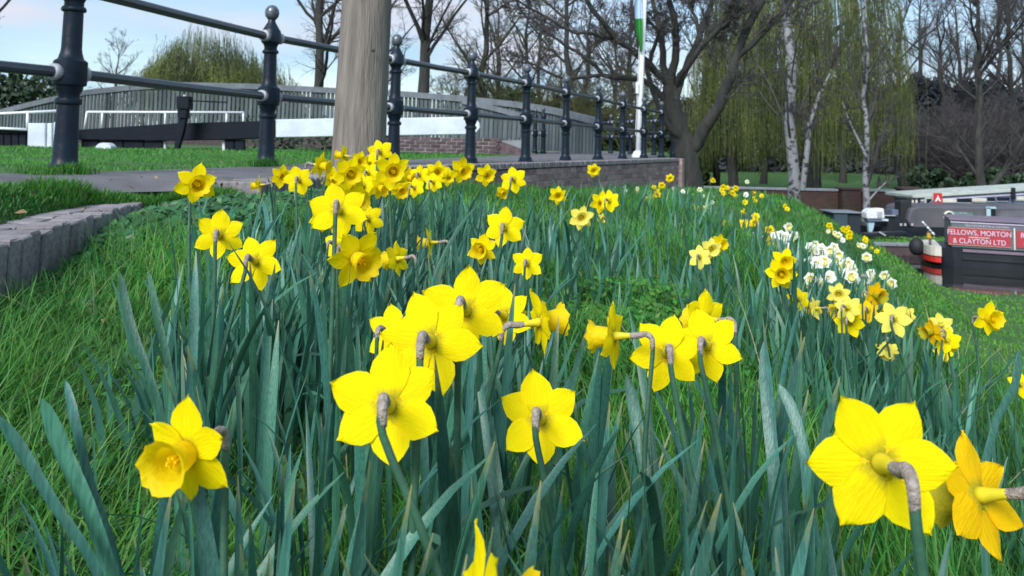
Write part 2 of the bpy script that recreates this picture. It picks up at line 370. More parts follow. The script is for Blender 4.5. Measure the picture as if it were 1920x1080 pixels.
# ------------------------------------------------------------ brickwork
def brick_mesh(name, sx, sy, sz, seed):
    rr = random.Random(seed); mb = MB().box((0, 0, 0), (sx, sy, sz)); me = mb.mesh(name, bevel=.005)
    for v in me.vertices: v.co += Vector((rr.uniform(-1, 1), rr.uniform(-1, 1), rr.uniform(-1, 1))) * .0018
    return me
def frame_at(p, d):
    """matrix with local x along d (horizontal), z up"""
    d = Vector((d[0], d[1], 0)).normalized(); n = Vector((d.y, -d.x, 0))
    return Matrix(((d.x, -n.x, 0, p[0]), (d.y, -n.y, 0, p[1]), (0, 0, 1, p[2]), (0, 0, 0, 1)))
def arc(pts):
    p = np.array([(q[0], q[1]) for q in pts]); d = np.concatenate([[0], np.cumsum(np.hypot(*np.diff(p, axis=0).T))])
    return p, d
def along(p, d, s):
    i = int(np.clip(np.searchsorted(d, s) - 1, 0, len(p) - 2)); t = (s - d[i]) / (d[i + 1] - d[i])
    q = p[i] + (p[i + 1] - p[i]) * t; return q, p[i + 1] - p[i]
def brick_wall(root, pts, ztop, courses, m, body_z, thick=.22, start_course=None, limit=290):
    """individual bricks on the face (right side of the line), mortar body behind"""
    meshes = [brick_mesh('brick', .214, .10, .064, i) for i in range(4)]
    for me in meshes: me.materials.append(m)
    p, d = arc(pts); L = d[-1]; todo = []
    for c in range(courses):
        s = .11 if c % 2 == 0 else 0.0
        z = ztop(0) - .036 - c * .076
        s0 = (start_course[c] if start_course else 0.0)
        while s < L:
            if s >= s0:
                q, dr = along(p, d, min(s + .107, L - .01)); todo.append((c, s, q, dr, z))
            s += .226
    keep = todo[:limit]; rest = MB()
    for k, (c, s, q, dr, z) in enumerate(todo):
        mw = frame_at((q[0], q[1], z), dr) @ Matrix.Translation((random.uniform(-.003, .003), .05 + random.uniform(-.005, .003), random.uniform(-.002, .002))) @ Matrix.Rotation(random.uniform(-.01, .01), 4, 'Z')
        if k < limit: link('brick', meshes[k % 4], None, root, mw)
        else:
            vs = [mw @ v.co for v in meshes[k % 4].vertices]; rest.add(vs, [tuple(f.vertices) for f in meshes[k % 4].polygons])
    if rest.v: tag(rest.build('lower_bricks', m, root), kind='stuff')
    body = MB()
    for i in range(len(p) - 1):
        a, b2 = p[i], p[i + 1]; dr = b2 - a; dr = dr / np.hypot(*dr); n = np.array([-dr[1], dr[0]])
        a2 = a - dr * .03; b3 = b2 + dr * .0
        f0 = a2 + n * .012; f1 = b3 + n * .012; g0 = a2 + n * thick; g1 = b3 + n * thick
        zt = ztop(0) - .004 - .0005 * (i % 2)
        body.prism([(f0[0], f0[1], 0), (f1[0], f1[1], 0), (g1[0], g1[1], 0), (g0[0], g0[1], 0)], (0, 0, body_z), (0, 0, zt))
    body.build('mortar_core', M['mortar'], root)
    return L

rw = empty('retaining_wall', (-1.1, 3.6, -.6), 'long mauve brick retaining wall under the navy railing beside the path', 'wall')
RWP = [(-1.14, 3.62), (-1.02, 4.2), (-.97, 5.9), (-.6, 7.2), (.25, 9.0), (1.6, 12.0), (3.35, 16.0)]
st = [0, 2.2, 3.0, 3.6, 5.5, 6.6, 7.6, 8.6, 10.5]
brick_wall(rw, RWP, lambda s: -.262, 9, M['brick'], -1.3, start_course=st)
# coping of bricks laid on edge across the top
cop = [brick_mesh('coping_brick', .072, .23, .062, 20 + i) for i in range(3)]
for me in cop: me.materials.append(M['brick_grey'])
p_, d_ = arc(RWP); s = 0; k = 0
restc = MB()
while s < d_[-1]:
    q, dr = along(p_, d_, s + .04)
    mw = frame_at((q[0], q[1], -.222 + random.uniform(-.002, .002)), dr) @ Matrix.Translation((0, .10 + random.uniform(-.004, .004), 0))
    link('coping_brick', cop[k % 3], None, rw, mw); s += .082; k += 1
# square end of the wall
MB().box((3.30, 16.12, -.75), (.34, .22, 1.1), Matrix.Rotation(R(-24), 3, 'Z')).build('end_pier', M['brick'], rw, bevel=.01)

# low wall of soldier bricks, curving in at the left
lw = empty('low_edging_wall', (-1.55, 2.8, -.45), 'low curved edging wall of upright grey bricks at the left, grass tufts on top', 'wall')
LWP = [(-1.0, 1.0), (-1.12, 1.5), (-1.24, 1.96), (-1.35, 2.5), (-1.43, 2.9), (-1.52, 3.37)]
sol = [brick_mesh('brick', .070, .10, .215, 40 + i) for i in range(5)]
topb = [brick_mesh('cap_brick', .146, .105, .05, 50 + i) for i in range(3)]
for me in sol + topb: me.materials.append(M['brick_grey'])
p_, d_ = arc(LWP); s = 0; k = 0
while s < d_[-1]:
    q, dr = along(p_, d_, s + .036)
    mw = frame_at((q[0], q[1], -.375), dr) @ Matrix.Translation((0, .05 + random.uniform(-.006, .005), random.uniform(-.006, .006))) @ Matrix.Rotation(random.uniform(-.03, .03), 4, 'Z')
    link('brick', sol[k % 5], None, lw, mw); s += .0765; k += 1
s = 0; k = 0
while s < d_[-1]:
    q, dr = along(p_, d_, s + .075)
    for row in (0,):
        mw = frame_at((q[0], q[1], -.292), dr) @ Matrix.Translation((.07 * row, .155 + .112 * row, random.uniform(-.003, .003)))
        link('cap_brick', topb[(k + row) % 3], None, lw, mw)
    s += .153; k += 1
body = MB()
for i in range(len(p_) - 1):
    a, b2 = p_[i], p_[i + 1]; dr = b2 - a; dr = dr / np.hypot(*dr); n = np.array([-dr[1], dr[0]])
    f0 = a + n * .02; f1 = b2 + n * .02; g0 = a + n * .21; g1 = b2 + n * .21
    body.prism([(f0[0], f0[1], 0), (f1[0], f1[1], 0), (g1[0], g1[1], 0), (g0[0], g0[1], 0)], (0, 0, -.7), (0, 0, -.317))
body.build('mortar_core', M['mortar'], lw)
# large stones at the foot of the first post
for (px, py, d, s1) in [(118, 333, 3.75, .08), (150, 338, 3.7, .05), (95, 338, 3.72, .05)]:
    c0 = pix(px, py, d); bm = bmesh.new(); bmesh.ops.create_icosphere(bm, subdivisions=2, radius=1)
    for v in bm.verts: v.co = Vector((v.co.x * s1 * 1.2, v.co.y * s1, v.co.z * s1 * .6)) * random.uniform(.85, 1.12)
    me = bpy.data.meshes.new('stone'); bm.to_mesh(me); bm.free(); me.shade_smooth()
    o = link('stone', me, M['brick_grey'], None, Matrix.Translation((c0.x, c0.y, -.215)))
    tag(o, 'rough grey stone packed round the foot of the nearest left railing post', 'stone', 'stones at the foot of the post')

# ------------------------------------------------------------ railings
def post_meshes():
    prof = [(.085, -.15), (.085, 0), (.085, .018), (.073, .03), (.073, .05), (.060, .065), (.056, .09), (.053, .20), (.049, .345), (.060, .350), (.062, .362), (.058, .376), (.048, .382),
            (.048, .395), (.060, .420), (.062, .436), (.074, .440), (.076, .446), (.076, .556), (.070, .562), (.058, .570), (.049, .60), (.046, .62), (.044, .80), (.055, .806), (.057, .816), (.052, .826), (.044, .832), (.044, .85),
            (.052, .868), (.066, .884), (.066, .962), (.058, .974), (.040, 1.005), (.028, 1.025), (.024, 1.045)]
    post = MB().lathe(prof, 20).mesh('post', smooth=True)
    ball = MB().lathe([(.020, 1.04), (.030, 1.047), (.046, 1.07), (.050, 1.095), (.046, 1.118), (.030, 1.14), (.010, 1.149)], 16).mesh('ball_finial', smooth=True)
    for me in (post, ball): 
        try:
            me.set_sharp_from_angle(angle=R(40))
        except Exception: pass
    return post, ball
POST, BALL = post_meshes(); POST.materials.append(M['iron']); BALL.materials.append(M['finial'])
def railing(name, posts, label, z0=-.2, rails=True, lean=None, hs=1.0):
    root = empty(name, posts[0], label, 'railing')
    for i, p in enumerate(posts):
        q = link('post', POST, None, root, Matrix.Translation(p) @ Matrix.Scale(hs, 4) @ Matrix.Rotation(math.atan2(posts[-1].y - posts[0].y, posts[-1].x - posts[0].x), 4, 'Z'))
        b_ = bpy.data.objects.new('ball_finial', BALL); COL.objects.link(b_); b_.parent = q
        for j in (i - 1, i + 1):
            if 0 <= j < len(posts):
                dr = (posts[j] - p); dr.z = 0; dr = dr.normalized()
                for hz in (.50, .92):
                    c = p + Vector((0, 0, hz * hs)) + dr * .083
                    mb = MB().tube([c - dr * .02, c + dr * .012, c + dr * .016], [.041, .041, .036], 12)
                    w = mb.build('collar', M['collar'], None, True)
                    w.parent = q; w.matrix_basis = q.matrix_basis.inverted() @ Matrix.Translation(-root.location)
    for a, b_ in zip(posts[:-1], posts[1:]):
        for hz in (.50, .92):
            dz = Vector((0, 0, hz * hs)); mb = MB().tube([a + dz, a.lerp(b_, .5) + dz - Vector((0, 0, .004)), b_ + dz], .0275, 12, cap=False)
            mb.build('rail', M['rail_iron'], root, True)
    return root
pp = [(120, 3.9), (498, 5.62), (737, 7.0), (881, 8.15), (985, 9.35), (1060, 10.75), (1121, 12.1), (1167, 13.6), (1207, 15.0), (1240, 16.2)]
posts = [pixz(px, d, -.195) for px, d in pp]
p0 = posts[0] + (posts[0] - posts[1]).normalized() * 1.75; p0.x -= .25
posts = [Vector((p0.x, p0.y, -.195))] + posts
railing('railing', posts, 'navy iron railing with ball-topped posts and two round rails along the path')
posts2 = [pixz(px, d, -.19) for px, d in [(1100, 24.5), (1145, 23.5), (1182, 22.6), (1226, 21.6), (1262, 20.8)]]
railing('railing', posts2, 'shorter navy railing farther off, seen between the posts beside the white flagpole')
for i, (px, d) in enumerate([(1003, 20.6), (1018, 19.9)]):
    p = pixz(px, d, -.19); q = empty('iron_post', p, ['left one', 'right one'][i] + ' of two lone navy ball-topped iron posts on the far lawn edge', 'post', 'pair of lone iron posts')
    w = link('post_shaft', POST, None, q, Matrix.Translation(p)); link('ball_finial', BALL, None, q, Matrix.Translation(p))
    MB().tube([p + Vector((-.09, 0, .5)), p + Vector((.09, 0, .5))], .04, 10).build('collar', M['collar'], q, True)

# ------------------------------------------------------------ timber pole
pr = pix(666, 420, 4.55); pz = H(pr.x, pr.y)
tp = empty('timber_pole', (pr.x, pr.y, pz), 'thick grey weathered timber pole standing among the daffodils in front of the railing', 'pole')
b0 = pix(664, 420, 4.55); b1 = pix(690, -60, 4.6)
dirp = (b1 - b0); pts = [b0 + dirp * t for t in (-.25, 0, .2, .4, .6, .8, 1, 1.5, 2.6)]
mb = MB(); n = 40; rr = random.Random(4)
knot = [1 + .018 * math.sin(3 * 2 * math.pi * j / n + 1) + .012 * math.sin(7 * 2 * math.pi * j / n) + rr.uniform(-.004, .004) for j in range(n)]
vs = []; fs = []; 
rads = [.156, .155, .152, .149, .146, .143, .141, .135, .125]
fine = []
for i in range(len(pts) - 1):
    for k in range(6): fine.append((pts[i].lerp(pts[i + 1], k / 6), rads[i] + (rads[i + 1] - rads[i]) * k / 6))
for i, (c, r_) in enumerate(fine):
    for j in range(n):
        q = 2 * math.pi * j / n; w = r_ * knot[j] * (1 + .006 * math.sin(i * .9 + j * .4))
        vs.append(c + Vector((math.cos(q) * w, math.sin(q) * w, 0)))
for i in range(len(fine) - 1):
    for j in range(n): fs.append((i * n + j, i * n + (j + 1) % n, (i + 1) * n + (j + 1) % n, (i + 1) * n + j))
fs.append(tuple((len(fine) - 1) * n + j for j in range(n)))
MB().add(vs, fs).build('shaft', M['pole'], tp, True)
kn = pix(655, 140, 4.4); MB().lathe([(.028, 0), (.03, .006), (.018, .012), (.004, .014)], 12).build('knot', M['bark'], tp, True, mw=Matrix.Translation(pix(700, 95, 4.43)) @ Matrix.Rotation(R(90), 4, 'X') @ Matrix.Scale(.35, 4))

# ------------------------------------------------------------ flagpole with hanging flag
f0 = pixz(1196, 15.4, -.2); ft = pix(1213, -120, 15.4)
fp = empty('flagpole', f0, 'tall white flagpole rising behind the far end of the railing', 'flagpole')
MB().tube([f0 - Vector((0, 0, .3)), f0.lerp(ft, .3), ft], [.056, .052, .045], 14).build('pole_shaft', M['white_iron'], fp, True)
MB().lathe([(.12, -.05), (.12, .05), (.08, .12), (.06, .14)], 14, f0).build('base_collar', M['white_iron'], fp, True)
MB().tube([f0.lerp(ft, .1) + Vector((-.07, -.05, 0)), f0.lerp(ft, .9) + Vector((-.07, -.05, 0))], .006, 5).build('halyard', M['white_iron'], fp)
MB().box(f0 + Vector((-.04, -.08, 1.35)), (.05, .04, .22)).build('cleat', M['white_iron'], fp)
fm = bpy.data.materials.new('flag cloth'); fm.use_nodes = True; nt = fm.node_tree
co = nt.nodes.new('ShaderNodeTexCoord'); sx = nt.nodes.new('ShaderNodeSeparateXYZ'); nt.links.new(co.outputs['Object'], sx.inputs[0])
rm = nt.nodes.new('ShaderNodeValToRGB'); rm.color_ramp.interpolation = 'CONSTANT'
rm.color_ramp.elements[0].color = (.02, .2, .03, 1)
e = rm.color_ramp.elements.new(.47); e.color = (.42, .58, .75, 1)
rm.color_ramp.elements[1].position = .47; rm.color_ramp.elements[-1].position = .85; rm.color_ramp.elements[-1].color = (.03, .24, .03, 1)
mr = nt.nodes.new('ShaderNodeMapRange'); mr.inputs['From Min'].default_value = 0; mr.inputs['From Max'].default_value = 1.35
nt.links.new(sx.outputs['Z'], mr.inputs['Value']); nt.links.new(mr.outputs[0], rm.inputs[0]); nt.links.new(rm.outputs[0], nt.nodes['Principled BSDF'].inputs['Base Color'])
g0 = pix(1198, 97, 15.3)
vs = []; fs = []; nu, nv = 14, 18
for i in range(nv + 1):
    z = 1.5 * i / nv
    wdt = (.13 + .07 * math.sin(math.pi * min(1, i / nv * 1.2))) * (.3 + .7 * min(1, i / 5))
    for j in range(nu + 1):
        t = j / nu; vs.append((-wdt * t * .8 + .05 + .02 * math.sin(z * 4), .07 * math.sin(t * 9 + z * 2.2) * t - .03, z))
for i in range(nv):
    for j in range(nu): a = i * (nu + 1) + j; fs.append((a, a + 1, a + nu + 2, a + nu + 1))
fl = MB().add(vs, fs).build('flag', fm, None, True, mw=Matrix.Translation(g0))
tag(fl, 'green and pale blue flag hanging limp against the white flagpole', 'flag')

# ------------------------------------------------------------ bridge with timber paling parapets
br = empty('footbridge', pixz(500, 25, -.2), 'arched footbridge with grey timber paling parapets behind the lock', 'bridge')
def parapet(root, line, step, m_=M['paling'], width=.095, limit=200, postev=14, railh=.17):
    """line: (px, ytop, ybot, d) knots; single palings under a capping rail"""
    L = np.array(line, float)
    P3t = [pix(a, b, d) for a, b, c, d in line]
    ds = [0]
    for a, b in zip(P3t[:-1], P3t[1:]): ds.append(ds[-1] + math.hypot(b.x - a.x, b.y - a.y))
    n = int(ds[-1] / step)
    unit = MB().box((0, 0, .5), (width, .03, 1)).mesh('paling'); unit.materials.append(m_)
    postm = MB().box((0, .05, .5), (.13, .1, 1)).mesh('fence_post'); postm.materials.append(m_)
    def at(s):
        q = [np.interp(s, ds, L[:, k]) for k in range(4)]; return q
    for i in range(n):
        a, t, b_, d = at((i + .5) * step); pt = pix(a, t, d); pb = pix(a, b_, d)
        a2, t2, b2, d2 = at((i + .6) * step); p2 = pix(a2, t2, d2)
        ang = math.atan2(p2.y - pt.y, p2.x - pt.x); h = pt.z - pb.z + random.uniform(-.01, .01)
        mw = Matrix.Translation((pt.x, pt.y, pb.z)) @ Matrix.Rotation(ang, 4, 'Z') @ Matrix.Diagonal((1 + random.uniform(-.08, .05), 1, h, 1))
        link('paling', unit, None, root, mw)
        if i % postev == 0: link('fence_post', postm, None, root, Matrix.Translation((0, .03, 0)) @ mw)
    k = max(8, int(n / 6)); prev = None
    for i in range(k + 1):
        a, t, b_, d = at(ds[-1] * i / k); p = pix(a, t - 1, d)
        if prev is not None:
            mb = MB(); v = (p - prev); sd_ = Vector((v.y, -v.x, 0)).normalized() * .07; uz = Vector((0, 0, railh))
            mb.prism([prev - sd_, prev + sd_, prev + sd_ + Vector((0, 0, -railh)), prev - sd_ + Vector((0, 0, -railh))], (0, 0, 0), v * .998)
            mb.build('capping_rail', M['rail_wood'], root)
        prev = p
parapet(br, [(-60, 222, 300, 27), (0, 207, 285, 26.5), (80, 187, 266, 26), (160, 170, 250, 25.5), (250, 160, 242, 25), (330, 155, 238, 25), (480, 158, 238, 25), (630, 166, 246, 24.5), (745, 171, 254, 24), (880, 182, 270, 23), (985, 193, 280, 22), (1040, 203, 283, 21), (1120, 222, 292, 19.6)], .135)
parapet(br, [(868, 186, 262, 18.9), (925, 199, 260, 18.6), (992, 217, 258, 18.3)], .115, width=.1, postev=6, railh=.12)
mb = MB()  # deck and abutment below the palings
kn = [(-60, 300, 27), (80, 266, 26), (160, 250, 25.5), (330, 238, 25), (630, 246, 24.5), (745, 254, 24), (880, 268, 23), (985, 280, 22)]
for a, b_ in zip(kn[:-1], kn[1:]):
    pa = pix(*a); pb = pix(*b_); q = Vector((0, 1.6, 0))
    mb.prism([(pa.x, pa.y, -1.0), (pb.x, pb.y, -1.0), (pb.x, pb.y, pb.z + .02), (pa.x, pa.y, pa.z + .02)], (0, .04, 0), (0, 1.6, 0))
mb.build('deck', M['brick_dark'], br)
pa = pix(868, 262, 18.92); pb = pix(992, 262, 18.34)
MB().prism([(pa.x, pa.y, pa.z), (pb.x, pb.y, pb.z), (pb.x, pb.y, -.25), (pa.x, pa.y, -.25)], (0, .0, 0), (0, .08, 0)).build('kick_board', M['concrete'], br)
# brick wing wall below the white beam
ww = empty('wing_wall', pixz(850, 16.5, -.2), 'dark brick wing wall with a sloping end under the white balance beam', 'wall')
a = pixz(740, 17.0, 0); b_ = pixz(930, 16.6, 0)
brick_wall(ww, [(a.x, a.y), (b_.x, b_.y)], lambda s: .13, 5, M['brick_dark'], -.4)
b2 = pixz(1010, 16.5, 0); b_ = b_ + (b2 - b_).normalized() * .02
MB().prism([(b_.x, b_.y, -.3), (b2.x, b2.y, -.3), (b2.x, b2.y, -.19), (b_.x, b_.y, .10)], (0, .02, 0), (0, .3, 0)).build('sloping_end', M['brick_dark'], ww)

# ------------------------------------------------------------ lock gates and gear
def quad_prism(pp_, d, depth):
    P = [pix(a, b_, d) for a, b_ in pp_]; return [Vector((p.x, d, p.z)) for p in P]
lg = empty('lock_gate', pixz(400, 14, -.2), 'black lock gate with long balance beam ending in white, beyond the lawn', 'lock gate')
P = quad_prism([(146, 243), (330, 231), (515, 226), (515, 258), (420, 262), (300, 264), (146, 262)], 14.0, .3)
MB().prism(P, (0, 0, 0), (0, .34, 0)).build('balance_beam', M['black_wood'], lg, bevel=.012)
# white end, tapering with rounded tip
P = [(517, 224), (620, 222), (760, 221), (880, 219), (892, 223), (899, 231), (900, 240), (893, 249), (880, 252), (760, 254), (620, 256), (517, 258)]
P = quad_prism(P, 14.0, .3); MB().prism(P, (0, -.005, 0), (0, .345, 0)).build('beam_end', M['white_wood'], lg, bevel=.012)
for i, (x0, x1, y0, y1) in enumerate([(152, 184, 262, 296), (186, 230, 263, 296), (232, 268, 263, 296), (270, 304, 264, 296), (421, 438, 262, 296), (440, 457, 262, 294)]):
    P = quad_prism([(x0, y0), (x1, y0), (x1, y1), (x0, y1)], 14.06, .1); MB().prism(P, (0, 0, 0), (0, .09, 0)).build('gate_plank', M['black_wood'], lg, bevel=.005)
for px in (308, 419):
    P = quad_prism([(px - 2.5, 262), (px + 2.5, 262), (px + 2.5, 296), (px - 2.5, 296)], 14.1, .1); MB().prism(P, (0, 0, 0), (0, .05, 0)).build('white_strut', M['white_wood'], lg)
# white handrail
hr = []
def hrtube(a, b_, r_=.018): MB().tube([a, b_], r_, 8).build('handrail_bar', M['white_iron'], lg, True)
hrtube(pix(163, 210, 14.6), pix(457, 211, 14.6), .022)
for a, b_ in [((163, 210), (158, 243)), ((192, 210), (190, 243)), ((310, 211), (309, 243)), ((425, 211), (424, 240)), ((456, 211), (456, 240))]:
    hrtube(pix(*a, 14.6), pix(*b_, 14.6))
lg2 = empty('lock_gate', pixz(30, 13.6, -.2), 'black planked lock gate at the left edge with a white rail and white end post', 'lock gate')
for i in range(6):
    x1 = 48 - i * 14; P = quad_prism([(x1 - 12.5, 246), (x1, 246), (x1, 296), (x1 - 12.5, 296)], 13.7, .1); MB().prism(P, (0, 0, 0), (0, .1, 0)).build('gate_plank', M['black_wood'], lg2, bevel=.006)
P = quad_prism([(-60, 240), (50, 240), (50, 250), (-60, 250)], 13.66, .1); MB().prism(P, (0, 0, 0), (0, .16, 0)).build('top_beam', M['black_wood'], lg2, bevel=.006)
for a, b_ in [((-60, 216), (110, 208)), ((-60, 238), (52, 243)), ((52, 212), (51, 243))]:
    MB().tube([pix(*a, 13.6), pix(*b_, 13.6)], .024, 8).build('handrail_bar', M['white_iron'], lg2, True)
for x0, x1 in ((50, 85), (86, 97), (98, 112)):
    P = quad_prism([(x0 + 2, 231 if x0 < 90 else 229), (x1 - .3, 231 if x0 < 90 else 229), (x1 - .3, 298), (x0, 298)], 13.55 + .01 * (x0 % 3), .1); MB().prism(P, (0, 0, 0), (0, .35, 0)).build('end_post', M['white_wood'], lg2, bevel=.012)
pg = empty('paddle_gear', pixz(340, 13.7, -.2), 'tall black paddle gear post standing in front of the balance beam', 'paddle gear')
def pgb(name, x0, y0, x1, y1, dd=.12):
    P = quad_prism([(x0, y0), (x1, y0), (x1, y1), (x0, y1)], 13.7, .1); MB().prism(P, (0, -dd / 2, 0), (0, dd / 2, 0)).build(name, M['black_wood'], pg, bevel=.008)
pgb('gear_head', 335, 181, 358, 205, .2); pgb('gear_case', 336, 205.5, 353, 222, .16)
P = quad_prism([(337, 222), (351, 222), (345, 250), (333, 290), (328, 290), (331, 250)], 13.7, .1); MB().prism(P, (0, -.05, 0), (0, .05, 0)).build('gear_post', M['black_wood'], pg, bevel=.006)
MB().tube([pix(358, 189, 13.7), pix(425, 192, 13.7)], .012, 6).build('rod', M['black_wood'], pg)
MB().lathe([(.035, 0), (.035, .03)], 10, pix(347, 181, 13.7)).build('spindle_cap', M['collar'], pg)
cp = empty('mooring_block', pixz(199, 13.3, -.2), 'small white half-round block on two short legs before the black gate', 'block')
P = quad_prism([(184, 281), (185, 274), (191, 269), (199, 267.5), (207, 269), (213, 274), (214, 281)], 13.3, .1); MB().prism(P, (0, -.1, 0), (0, .1, 0)).build('rounded_top', M['white_wood'], cp, bevel=.006)
for px in (187, 211):
    P = quad_prism([(px - 2, 281.3), (px + 2, 281.3), (px + 2, 298), (px - 2, 298)], 13.3, .1); MB().prism(P, (0, -.04, 0), (0, .04, 0)).build('block_leg', M['white_wood'], cp)

# ------------------------------------------------------------ far canal walls
q = empty('quay_wall', (12, 21.1, -2.8), 'dark stained brick quay wall across the water behind the red and black boat stern', 'wall')
MB().box((35, 21.2, -2.98), (51, .3, 1.12)).build('wall_face', M['brick_dark'], q)
k = 0
cm = MB().box((0, 0, 0), (.58, .38, .07)).mesh('coping_stone', bevel=.01); cm.materials.append(M['concrete'])
for i in range(20): link('coping_stone', cm, None, q, Matrix.Translation((9.8 + i * .6, 21.2, -2.385)))
MB().box((9.4, 23.0, -2.98), (.3, 3.4, 1.10)).build('return_wall', M['brick_dark'], q)
bwm = bpy.data.materials.new('red brown brickwork'); bwm.use_nodes = True; nt = bwm.node_tree; bb = nt.nodes['Principled BSDF']; bb.inputs['Roughness'].default_value = .9
co = nt.nodes.new('ShaderNodeTexCoord'); mpn = nt.nodes.new('ShaderNodeMapping'); mpn.inputs['Rotation'].default_value = (R(90), 0, 0); nt.links.new(co.outputs['Object'], mpn.inputs[0])
bt = nt.nodes.new('ShaderNodeTexBrick'); bt.inputs['Scale'].default_value = 1; bt.inputs['Brick Width'].default_value = .225; bt.inputs['Row Height'].default_value = .075; bt.inputs['Mortar Size'].default_value = .008
bt.inputs['Color1'].default_value = (.10, .045, .032, 1); bt.inputs['Color2'].default_value = (.055, .03, .028, 1); bt.inputs['Mortar'].default_value = (.09, .08, .075, 1)
nt.links.new(mpn.outputs[0], bt.inputs['Vector'])
ns = nt.nodes.new('ShaderNodeTexNoise'); ns.inputs['Scale'].default_value = 1.3; ns.inputs['Detail'].default_value = 6; nt.links.new(co.outputs['Object'], ns.inputs['Vector'])
mu = nt.nodes.new('ShaderNodeMix'); mu.data_type = 'RGBA'; mu.blend_type = 'MULTIPLY'; mu.inputs[0].default_value = .8
nt.links.new(bt.outputs['Color'], mu.inputs[6]); nt.links.new(ns.outputs['Color'], mu.inputs[7]); nt.links.new(mu.outputs[2], bb.inputs['Base Color'])
bwl = empty('garden_wall', (11, 31, -2.5), 'red brown brick wall with pale coping and piers behind the two birches', 'wall')
def wseg(x0, x1, top):
    MB().box(((x0 + x1) / 2, 31.2, (top - 2.7) / 2), (x1 - x0 - .01, .32, top + 2.7)).build('wall_panel', bwm, bwl)
    n = int((x1 - x0) / .8); cmm = MB().box((0, 0, 0), ((x1 - x0) / n - .015, .42, .09)).mesh('coping_stone', bevel=.012); cmm.materials.append(M['concrete'])
    for i in range(n): link('coping_stone', cmm, None, bwl, Matrix.Translation((x0 + (i + .5) * (x1 - x0) / n, 31.2, top + .045)))
def pier(x, top, w=.7):
    MB().box((x, 31.1, (top - 2.7) / 2), (w, .62, top + 2.7)).build('pier', bwm, bwl)
    MB().box((x, 31.1, top + .05), (w + .1, .74, .1)).build('pier_cap', bwm, bwl, bevel=.02)
xs = [pixz(px, 31, -1.5).x for px in (1180, 1395, 1480, 1590, 1700)]
wseg(xs[0], xs[3] - .36, -1.52); pier(xs[3] + .05, -1.45); wseg(xs[3] + .42, xs[4] - .4, -1.5); pier(xs[4] + .1, -1.40)
wseg(xs[4] + .6, xs[4] + 12, -1.62)

# ------------------------------------------------------------ boats
M['hull'] = mat('black hull', (.008, .011, .018), .35, (.02, .024, .032), 2, 4, var=0)
M['cabin_green'] = mat('grey green cabin paint', (.085, .13, .13), .4, (.13, .12, .17), 1.5, 4)
M['red_panel'] = mat('red sign paint', (.36, .03, .045), .5, (.30, .05, .07), 2, 4)
M['cream'] = mat('cream paint', (.62, .60, .52), .5, (.5, .48, .42), 4, 4)
M['lav'] = mat('pale lettering paint', (.58, .52, .66), .5)
M['tarp'] = mat('grey canvas', (.060, .062, .078), .75, (.10, .095, .11), 1.2, 5, bump=.3, bscale=3)
M['slate_blue'] = mat('blue grey boat paint', (.09, .12, .19), .4, (.14, .17, .24), 2, 4)
M['roof_white'] = mat('pale roof paint', (.48, .53, .47), .5, (.36, .40, .38), 3, 5)
M['glass'] = mat('dark window glass', (.012, .018, .026), .08, spec=.8)
M['red'] = mat('signal red paint', (.52, .025, .02), .45)
M['rubber'] = mat('black rubber', (.010, .012, .014), .7, bump=.3)
M['teal'] = mat('teal sign', (.11, .20, .21), .5)
M['pale_blue'] = mat('pale blue paint', (.36, .52, .60), .5)
M['rust'] = mat('stained plum paint', (.20, .13, .18), .5, (.13, .12, .16), 3)
def text(s, size, loc, m_, parent, name='lettering', ext=.004, sx=1.0, align='CENTER'):
    c = bpy.data.curves.new(name, 'FONT'); c.body = s; c.size = size; c.extrude = ext; c.align_x = align; c.align_y = 'CENTER'; c.materials.append(m_)
    o = bpy.data.objects.new(name, c); COL.objects.link(o); o.parent = parent
    off = Vector((0, 0, 0)); q = parent
    while q is not None: off += q.matrix_basis.translation; q = q.parent
    o.matrix_basis = Matrix.Translation(Vector(loc) - off) @ Matrix.Rotation(R(90), 4, 'X') @ Matrix.Diagonal((sx, 1, 1, 1))
    me = bpy.data.meshes.new_from_object(o); mw = o.matrix_basis.copy(); par = o.parent; bpy.data.objects.remove(o)
    o = bpy.data.objects.new(name, me); COL.objects.link(o); o.parent = par; o.matrix_basis = mw
    return o
def hull(root, x0, x1, yc, hw, zb, zt, m_, round_=1.2, name='hull', flare=.06):
    pl = []
    for i in range(13):
        a = math.pi / 2 + math.pi * i / 12; pl.append((x0 + round_ + round_ * math.cos(a), yc + hw * math.sin(a)))
    pl += [(x1, yc - hw), (x1, yc + hw)]
    n = len(pl); vs = [(x + (flare if x < x0 + round_ else 0), yc + (y - yc) * (1 - flare), zb) for x, y in pl] + [(x, y, zt) for x, y in pl]
    MB().add(vs, [tuple(range(n))[::-1], tuple(range(n, 2 * n))] + [(i, (i + 1) % n, n + (i + 1) % n, n + i) for i in range(n)]).build(name, m_, root)
# boat with red name boards (stern toward the left)
B1Y = 19.95; x0 = pixz(1749, 19.2, -2.2).x
b1 = empty('narrowboat', (x0, B1Y, -2.83), 'black narrowboat with red name boards and a red and white stern moored at the right', 'boat')
hull(b1, x0, x0 + 9, B1Y, .86, -3.1, -2.22, M['hull'], .8)
hull(b1, x0 - .03, x0 + .36, B1Y, .875, -2.42, -2.205, M['cream'], .34, 'stern_band', 0)
hull(b1, x0 - .02, x0 + .35, B1Y, .872, -2.57, -2.45, M['red'], .33, 'stern_band', 0)
MB().box((x0 + 4.9, B1Y - .875, -2.25), (8.2, .05, .06)).build('rubbing_strake', M['rust'], b1)
MB().box((x0 + 4.9, B1Y - .87, -2.44), (8.2, .04, .04)).build('rubbing_strake', M['hull'], b1)
